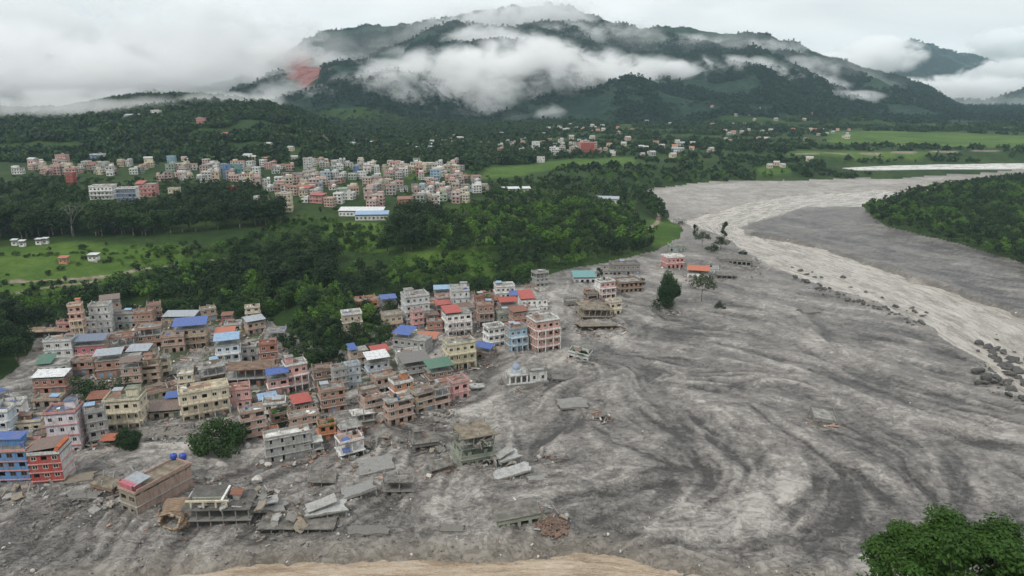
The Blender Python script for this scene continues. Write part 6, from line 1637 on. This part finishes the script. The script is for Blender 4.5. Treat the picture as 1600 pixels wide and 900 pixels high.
Ht('long white sheet roofed market shed at the town front', 566, 338, 74, 8, rot=4, wall='plaster', col='white', n=1, roof='tinlow:twhite', dr=.3, nm='shed', cat='shed')
Ht('shed with slate blue roof below the long white shed', 582, 345, 56, 8, rot=4, wall='plaster', col='pale', n=1, roof='tinlow:tlight', dr=.4, nm='shed', cat='shed')
Ht('house with orange brown roof right of the white market shed', 634, 326, 28, 12, rot=6, wall='plaster', col='orange', n=2, roof='tinlow:trust')
Ht('tall light blue house in the right half of the upper town', 680, 284, 17, 16, rot=6, wall='plaster', col='skyblue', n=4)
Ht('tall blue house in the middle of the upper town', 557, 276, 9, 14, rot=6, wall='plaster', col='blue', n=4)
Ht('white block beside the tall blue house', 566, 280, 14, 9, rot=6, wall='plaster', col='white', n=3)
Ht('tall grey apartment house at the back of the upper town', 482, 268, 14, 18, rot=4, wall='plaster', col='pale', n=5)
Ht('white tower block standing over the far village', 837, 236, 13, 13, rot=4, wall='plaster', col='white', n=4, nm='apartment_block', cat='apartment building')
Ht('large pinkish red building at the right end of the far village', 916, 238, 26, 14, rot=4, wall='plaster', col='rose', front='tred', n=4, nm='apartment_block', cat='apartment building')
Ht('white house at the meadow edge below the white tower block', 845, 254, 13, 8, rot=4, wall='plaster', col='white', n=2)
Ht('grey roofed long house among the riverside trees', 948, 318, 42, 7, rot=-8, wall='plaster', col='pale', n=1, roof='tinlow:tgrey', dr=.4, nm='shed', cat='shed')
Ht('long white roofed shed in the trees right of the upper town', 806, 302, 50, 5, rot=4, wall='plaster', col='white', n=1, roof='tinlow:twhite', dr=.3, nm='shed', cat='shed')
Ht('white shed with dark doorway in the left field', 148, 410, 15, 5, rot=4, wall='plaster', col='white', n=1, roof='tinlow:twhite', nm='shed', cat='shed')
Ht('orange roofed hut in the left field', 101, 413, 14, 4, rot=4, wall='plaster', col='orange', n=1, roof='tinlow:torange', nm='hut', cat='hut')
for u_, v_, t_ in [(24, 384, 'leftmost'), (36, 386, 'second from left'), (62, 383, 'third from left'), (72, 382, 'rightmost')]:
    Ht('tiny white field shelter, ' + t_ + ' of four by the tree belt', u_, v_, 9, 3.5, rot=4, wall='plaster', col='white', n=1, roof='tinlow:twhite', nm='field_shelter', cat='shelter')
Ht('long grey walled house on the ridge of the left hill', 210, 184, 30, 6, rot=3, wall='plaster', col='pale', n=1, roof='tinlow:tgrey', dr=.4)
Ht('white house right of the long grey house on the left ridge', 246, 180, 16, 6, rot=3, wall='plaster', col='white', n=2)
Ht('pinkish house alone on the upper left hill', 315, 194, 15, 8, rot=3, wall='plaster', col='rose', n=2)
Ht('red roofed house on the slope below the left ridge', 240, 196, 15, 4, rot=3, wall='plaster', col='tan', n=1, roof='tinlow:trust')
Ht('pale house with red roof on the middle of the left hill', 356, 214, 17, 7, rot=3, wall='plaster', col='pale', n=1, roof='tinlow:tred')
tot = 0
for p_, sp_, wh_, lim_, sk_ in [
    ([(385, 262), (480, 255), (620, 257), (742, 260), (768, 285), (745, 318), (650, 332), (610, 334), (500, 325), (440, 312), (388, 288)], 9.6, 'in the crowded upper town', 190, .2),
    ([(380, 262), (330, 260), (250, 262), (250, 284), (330, 286), (385, 284)], 12, 'in the left rows of the upper town', 34, .05),
    ([(20, 268), (90, 258), (250, 258), (250, 272), (140, 276), (30, 280)], 14, 'on the slope left of the upper town', 32, .1),
    ([(735, 226), (830, 222), (930, 226), (940, 240), (850, 244), (800, 240), (740, 238)], 19, 'in the far village below the mountain', 44, .1)]:
    tot += town(p_, sp_, wh_, lim_, sk_)
# hamlets: a few pixels each
CB = MB(); CB.box((0, 0, 2.4), (9, 7, 6.8), 0); CB.add([(-5, -4, 5.8), (5, -4, 5.8), (5, 4, 5.8), (-5, 4, 5.8), (-5, 0, 7.6), (5, 0, 7.6)], [(0, 1, 5, 4), (2, 3, 4, 5), (0, 4, 3), (1, 2, 5)], 1)
CB.box((-2, -3.5, 2.6), (1.6, .2, 1.8), 2); CB.box((2, -3.5, 2.6), (1.6, .2, 1.8), 2)
COT = [CB.mesh('cottage', [PLASTER, flat_mat('cottage_roof_' + n_, c_), PANE]) for n_, c_ in (('pale', (.42, .42, .41)), ('rust', (.40, .17, .12)), ('grey', (.34, .36, .38)))]
def hamlet(px, n, where, kinds=(0, 0, 2, 1)):
    P = np.array(vis_poly(px)); x0, y0 = P.min(0); x1, y1 = P.max(0); c = 0
    while c < n:
        X, Y = RNG.uniform(x0, x1), RNG.uniform(y0, y1)
        if not inside(np.array([X]), np.array([Y]), P)[0]: continue
        k = int(RNG.choice(kinds)); o = link('cottage', COT[k]); o.location = (X, Y, gz(X, Y)); o.rotation_euler = (0, 0, RNG.uniform(-.5, .5)); s = RNG.uniform(.6, 1.05); o.scale = (s, s, s)
        o.color = (*TCOL[int(RNG.choice([1, 1, 2, 4, 5]))][1], 1)
        rn = ('pale', 'rust red', 'grey')[k]
        prop(o, 'small house with ' + rn + ' roof ' + where, 'house', rn + ' roofed houses ' + where); TOWN.append((X, Y, 7)); c += 1
hamlet([(545, 222), (660, 222), (740, 212), (740, 225), (640, 240), (545, 232)], 34, 'at the foot of the mist covered mountain')
hamlet([(730, 200), (900, 195), (1000, 205), (1000, 222), (830, 216), (735, 215)], 40, 'on the lower mountain slope above the far village')
hamlet([(940, 226), (1100, 222), (1130, 240), (1060, 248), (950, 244)], 26, 'among the trees right of the far village')
hamlet([(1130, 205), (1330, 200), (1340, 216), (1200, 224), (1130, 222)], 30, 'in the distant hamlet by the valley fields')
hamlet([(1000, 180), (1250, 165), (1300, 185), (1150, 200), (1000, 200)], 16, 'high on the mountain slope')
hamlet([(20, 250), (300, 240), (520, 235), (520, 250), (330, 256), (30, 262)], 16, 'scattered along the foot of the left hill')
hamlet([(1180, 262), (1330, 255), (1330, 262), (1180, 268)], 5, 'beside the far river bend', (0,))
for u_, v_, side_ in ((195, 366, 'left'), (242, 366, 'right')):
    p = hit(u_, v_); o_ = MB(); o_.tube((0, 0, -.5), (0, 0, 7), .16, .1, 6); o_.box((0, 0, 6.5), (1.8, .12, .12)); q = link('utility_pole', o_.mesh('utility_pole', [PALEBARK])); q.location = p
    prop(q, side_ + ' one of two pale poles before the dark tree belt', 'pole')
CLEAR += [(x, y, r_ + 3) for x, y, r_ in TOWN]
# ------------------------------------------------------------------ plant the woods: the trees that show largest are things, the rest are masses
TREES = clear_of(CLEAR)
TA = np.array([(t[0], t[1], t[2]) for t in TREES]); TP = np.array([t[3] for t in TREES])
# keep field paths and the river free
ok = (sdist(TA[:, 0], TA[:, 1], RIVER) > 9) & (sdist(TA[:, 0], TA[:, 1], FARRIVER) > np.where(TA[:, 1] < 1080, 45, 8))
for w, p in PATHW: ok &= seg_dist(TA[:, 0], TA[:, 1], p, False) > w * 1.3
TA, TP = TA[ok], TP[ok]
TZ = H(TA[:, 0], TA[:, 1], False)
size = TA[:, 2] / np.hypot(TA[:, 1], TA[:, 0])
inview = np.abs(TA[:, 0] / TA[:, 1]) < .80
order = np.argsort(-size * inview)
ZONES = [('in the dense wood behind the brick village', lambda x, y: y < 520 and x > -175 and x < 210), ('in the tall tree belt below the upper town', lambda x, y: x < 0 and y >= 400),
         ('at the edge of the wood beside the muddy lane', lambda x, y: x <= -175 and y < 400), ('on the wooded river island', lambda x, y: x > 210), ('in the woods by the river bend', lambda x, y: True)]
DESC = {B_: 'mid green tree', D_: 'dark green tree', SPR: "spreading green tree", TD: 'dark slender tree', T_: 'green slender tree', BR: 'bright green tree', BU: 'low green bush', BUB: 'low bright green bush', CO: 'dark conifer'}
LMARKS = [(*G(u, v)[:2], l) for u, v, l in [(80, 500, 'long low brick ruin'), (127, 495, 'orange and cream tower'), (165, 485, 'bare pale grey concrete block'), (230, 480, 'dark grey terrace'), (300, 480, 'bright blue sheet roof'), (360, 480, 'tiny dark red hut'),
          (397, 480, 'lone cream house'), (430, 540, 'red brick tower house'), (500, 550, 'grey twin blocks'), (551, 510, 'tall beige knoll house'), (575, 470, 'open orange brick house'), (650, 450, 'grey white apartment house'), (720, 440, 'pale concrete block'),
          (790, 435, 'white far row'), (870, 420, 'bare mud by the wood'), (912, 415, 'turquoise roof'), (975, 395, 'grey house at the wood corner'), (1040, 380, 'river spit'), (300, 420, 'left field'), (200, 430, 'field path'), (520, 400, 'bright green slope'), (650, 390, 'big dark clump'), (800, 370, 'bend of the footpath')]]
quota = {}
single = np.zeros(len(TA), bool)
for i in order:
    nm = SHAPES[TP[i]][1]
    lim = {'broadleaf_tree': 270, 'slender_tree': 60, 'bush': 90, 'conifer': 40}[nm]
    if quota.get(nm, 0) >= lim or not inview[i]: continue
    quota[nm] = quota.get(nm, 0) + 1; single[i] = True
    x, y, h = TA[i]; k = TP[i]
    t = empty(nm, (x, y, TZ[i]), RNG.uniform(0, 6.28)); t.scale = (h * RNG.uniform(.9, 1.2),) * 2 + (h,)
    zone = next(z for z, f in ZONES if f(x, y))
    if zone == ZONES[0][0]:
        lm = min(LMARKS, key=lambda q: math.hypot(q[0] - x, q[1] - y)); zone = 'in the wood by the ' + lm[2]
    elif zone == ZONES[1][0]:
        uu_ = 800 + FPX * x / (y * CP + CAM_Z * SP)
        zone = ['at the left end of', 'left of the pale bare tree in', 'right of the pale bare tree in', 'in the middle of', 'near the right end of', 'at the right end of'][int(np.clip((uu_ + 10) / 75, 0, 5))] + ' the tall tree belt'
    SZ = ('tall ' if h > 13 else 'small ' if h < 8 else '') if nm != 'bush' else ''
    prop(t, SZ + DESC[k] + ' ' + zone, 'bush' if nm == 'bush' else 'tree', SZ + DESC[k].replace('bush', 'bushe') + 's ' + zone)
    link('crown', HI[k], t)
    link('trunk', TRK[k], t)
rest = ~single
scatter('woodland', np.stack([TA[rest, 0], TA[rest, 1], TZ[rest]], 1), TA[rest, 2], TP[rest], SRC, 'mass of green trees covering the terraces and banks of the valley', None)
# far hills and the mountain: crowns in their thousands
def far_wood(name, n, x0, x1, y0, y1, h0, h1, test, seed, picks=(0, 0, 1, 1, 2), label=None, coll=None):
    y = np.sqrt(RNG.uniform(y0 ** 2, y1 ** 2, n)); tx = RNG.uniform(x0, x1, n); x = tx * y
    ok = test(x, y); x, y = x[ok], y[ok]
    z = H(x, y, False)
    h = RNG.uniform(h0, h1, len(x))
    scatter(name, np.stack([x, y, z - .5], 1), h, RNG.choice(picks, len(x)), coll or SRC_FAR, label)
def clear_mask(x, y):
    r = np.ones(len(x), bool)
    for a, b_, q in CLEAR: r &= (x - a) ** 2 + (y - b_) ** 2 > (q + 1) ** 2
    return r
def nofield(x, y):
    r = np.ones(len(x), bool)
    for p in FIELDW: r &= sdist(x, y, p) > 2
    return r & (sdist(x, y, LOW) > 4) & (sdist(x, y, FARRIVER) > np.where(y < 1080, 60, 14)) & (sdist(x, y, RIVER) > 10)
far_wood('hillside_trees', 24000, -.85, .05, 830, 1900, 7, 15, lambda x, y: nofield(x, y) & (vnoise(x / 45, y / 45, 501) > np.where(y < 960, .5, .24)) & clear_mask(x, y), 1, label='green trees covering the low hill above the upper town')
far_wood('valley_trees', 14000, -.3, .9, 860, 2050, 6, 12, lambda x, y: nofield(x, y) & (vnoise(x / 70, y / 40, 502) > .42) & clear_mask(x, y), 2, label='green trees scattered over the far valley floor')
far_wood('mountain_forest', 60000, -.75, .9, 1950, 3700, 9, 22, lambda x, y: (vnoise(x / 120, y / 120, 503) > .36) & (sdist(x, y, SCARW) > 18), 3, label='dark forest covering the cloudy mountain', coll=SRC_M)
far_wood('distant_forest', 16000, .42, .85, 4000, 7100, 18, 40, lambda x, y: (vnoise(x / 200, y / 200, 504) > .3), 4, label='forest covering the hazy distant ridges', coll=SRC_M)
# ------------------------------------------------------------------ air
def haze():
    x0, x1, y0, y1, z0, z1 = -9900, 9900, -60, 8400, -9, 760
    me = bpy.data.meshes.new('haze')
    me.from_pydata([(x, y, z) for x in (x0, x1) for y in (y0, y1) for z in (z0, z1)], [],
                   [(0, 1, 3, 2), (4, 6, 7, 5), (0, 4, 5, 1), (2, 3, 7, 6), (0, 2, 6, 4), (1, 5, 7, 3)])
    m = bpy.data.materials.new('haze_air'); m.use_nodes = True
    nt = m.node_tree; nt.nodes.clear()
    o = nt.nodes.new('ShaderNodeOutputMaterial'); p = nt.nodes.new('ShaderNodeVolumePrincipled')
    p.inputs['Density'].default_value = 0.00005
    p.inputs['Color'].default_value = (.62, .88, 1.0, 1)
    p.inputs['Anisotropy'].default_value = 0.0
    nt.links.new(p.outputs[0], o.inputs['Volume'])
    me.materials.append(m)
    ob = bpy.data.objects.new('haze', me); ob['kind'] = 'stuff'; COL.objects.link(ob)
haze()
def cloud_material(name, dens, seed, thr, nscale):
    m = bpy.data.materials.new(name); m.use_nodes = True
    nt = m.node_tree; nt.nodes.clear()
    o = nt.nodes.new('ShaderNodeOutputMaterial'); p = nt.nodes.new('ShaderNodeVolumePrincipled')
    tc = nt.nodes.new('ShaderNodeTexCoord')
    geo = nt.nodes.new('ShaderNodeNewGeometry')
    ln = nt.nodes.new('ShaderNodeVectorMath'); ln.operation = 'LENGTH'
    nt.links.new(tc.outputs['Object'], ln.inputs[0])
    body = mth(nt, 'SUBTRACT', 1.0, ln.outputs['Value'])
    pos = mapping(nt, geo.outputs['Position'], (1, .8, 1.45))
    n = mth(nt, 'ADD', mth(nt, 'MULTIPLY', noise(nt, pos, nscale, 3, .55, .7), .62), mth(nt, 'MULTIPLY', noise(nt, pos, nscale * 3.4, 6, .64, .5), .38))
    d = mth(nt, 'ADD', mth(nt, 'MULTIPLY', body, 1.15), mth(nt, 'MULTIPLY', mth(nt, 'SUBTRACT', n, .5), 6.0))
    d = mth(nt, 'SUBTRACT', d, thr)
    d = mth(nt, 'MINIMUM', mth(nt, 'MAXIMUM', mth(nt, 'MULTIPLY', d, 1.5), 0.0), 1.0)
    d = mth(nt, 'MULTIPLY', d, mth(nt, 'MINIMUM', mth(nt, 'MULTIPLY', mth(nt, 'MAXIMUM', body, 0.0), 5.0), 1.0))
    nt.links.new(mth(nt, 'MULTIPLY', d, dens), p.inputs['Density'])
    p.inputs['Color'].default_value = (1, 1, 1, 1)
    p.inputs['Anisotropy'].default_value = 0.0
    nt.links.new(p.outputs[0], o.inputs['Volume'])
    return m
THICK = cloud_material('cloud_vapour', .016, 1, .03, .0054)
FOG = cloud_material('fog_vapour', .007, 3, .12, .0040)
VEIL = cloud_material('veil_vapour', .0016, 4, .0, .0050)
THIN = cloud_material('thin_vapour', .009, 2, .08, .0075)
import bmesh
bm = bmesh.new(); bmesh.ops.create_icosphere(bm, subdivisions=3, radius=1.0)
def cloud_mesh(name, mat):
    me = bpy.data.meshes.new(name); bm.to_mesh(me); me.materials.append(mat); return me
CM = {'veil': cloud_mesh('veil', VEIL), 'fog': cloud_mesh('fog', FOG), 'thick': cloud_mesh('cloud_bank', THICK), 'thin': cloud_mesh('mist', THIN)}
def cloud(u, v, Y, wpx, hpx, depth, kind='thick', tilt=0):
    p = at(u, v, Y); k = (p - Vector((0, 0, CAM_Z))).length / FPX
    o = bpy.data.objects.new({'thick': 'clouds', 'fog': 'fog', 'thin': 'mist', 'veil': 'mist'}[kind], CM[kind])
    o.location = p; o.scale = (wpx * k / 2, depth / 2, hpx * k / 2); o.rotation_euler = (0, math.radians(tilt), 0)
    o['kind'] = 'stuff'
    COL.objects.link(o)
# the long bank lying across the mountain
for a in [(560, 176, 2150, 170, 60, 380), (640, 168, 2200, 200, 60, 380), (1130, 118, 2620, 240, 60, 380), (545, 165, 2200, 170, 70, 420), (620, 150, 2250, 220, 110, 500), (720, 138, 2350, 260, 140, 600), (820, 122, 2450, 250, 140, 600), (900, 125, 2500, 240, 110, 500), (990, 128, 2550, 220, 85, 450),
          (1080, 125, 2600, 230, 75, 450), (1170, 128, 2600, 180, 55, 350), (1260, 132, 2600, 130, 42, 300), (1345, 157, 2500, 70, 30, 200), (760, 80, 2900, 160, 90, 400), (600, 120, 2700, 150, 60, 350)]:
    cloud(*a)
# fog over the left of the valley
for a in [(-80, 115, 2300, 420, 150, 600, 'fog'), (110, 115, 2350, 380, 140, 600, 'fog'), (270, 118, 2450, 280, 130, 500, 'fog'), (350, 95, 3000, 200, 110, 450, 'fog'), (40, 60, 3300, 700, 150, 500, 'fog'), (290, 60, 3400, 420, 130, 500, 'fog')]:
    cloud(*a)
for a in [(455, 150, 2200, 130, 60, 260, 'thin'), (420, 130, 2600, 110, 60, 260, 'thin'), (450, 75, 3100, 120, 60, 300, 'thin'), (530, 100, 2900, 130, 40, 260, 'thin'), (660, 95, 3000, 150, 50, 300, 'thin'), (740, 45, 3300, 180, 70, 400, 'thin'), (840, 35, 3350, 240, 80, 450, 'thin'),
          (940, 60, 3300, 200, 60, 400, 'thin'), (1050, 72, 3250, 190, 40, 300, 'thin'), (1180, 76, 3250, 170, 34, 300, 'thin'), (1250, 112, 2800, 120, 46, 250, 'thin'), (200, 160, 1900, 500, 44, 220, 'thin'), (880, 62, 3100, 140, 60, 300, 'thin'), (1300, 150, 2400, 160, 20, 150, 'thin'), (960, 165, 2200, 120, 24, 160, 'thin'), (860, 180, 2100, 60, 40, 150, 'thin')]:
    cloud(*a)
for a in [(520, 110, 2950, 320, 120, 420, 'veil'), (760, 70, 3200, 420, 130, 500, 'veil'), (1020, 85, 3100, 420, 100, 450, 'veil'), (1260, 120, 2900, 320, 80, 400, 'veil'), (90, 172, 1250, 360, 36, 160, 'thin'), (330, 160, 1350, 260, 34, 150, 'thin'), (1450, 165, 3600, 360, 60, 500, 'veil'), (700, 185, 2100, 300, 40, 200, 'veil')]:
    cloud(*a)
for a in [(1370, 88, 5200, 130, 56, 700), (1300, 104, 5000, 120, 40, 600), (1500, 140, 4600, 260, 40, 500), (1590, 118, 5500, 150, 50, 600), (1595, 72, 7600, 150, 50, 600)]:
    cloud(*a)
bm.free()
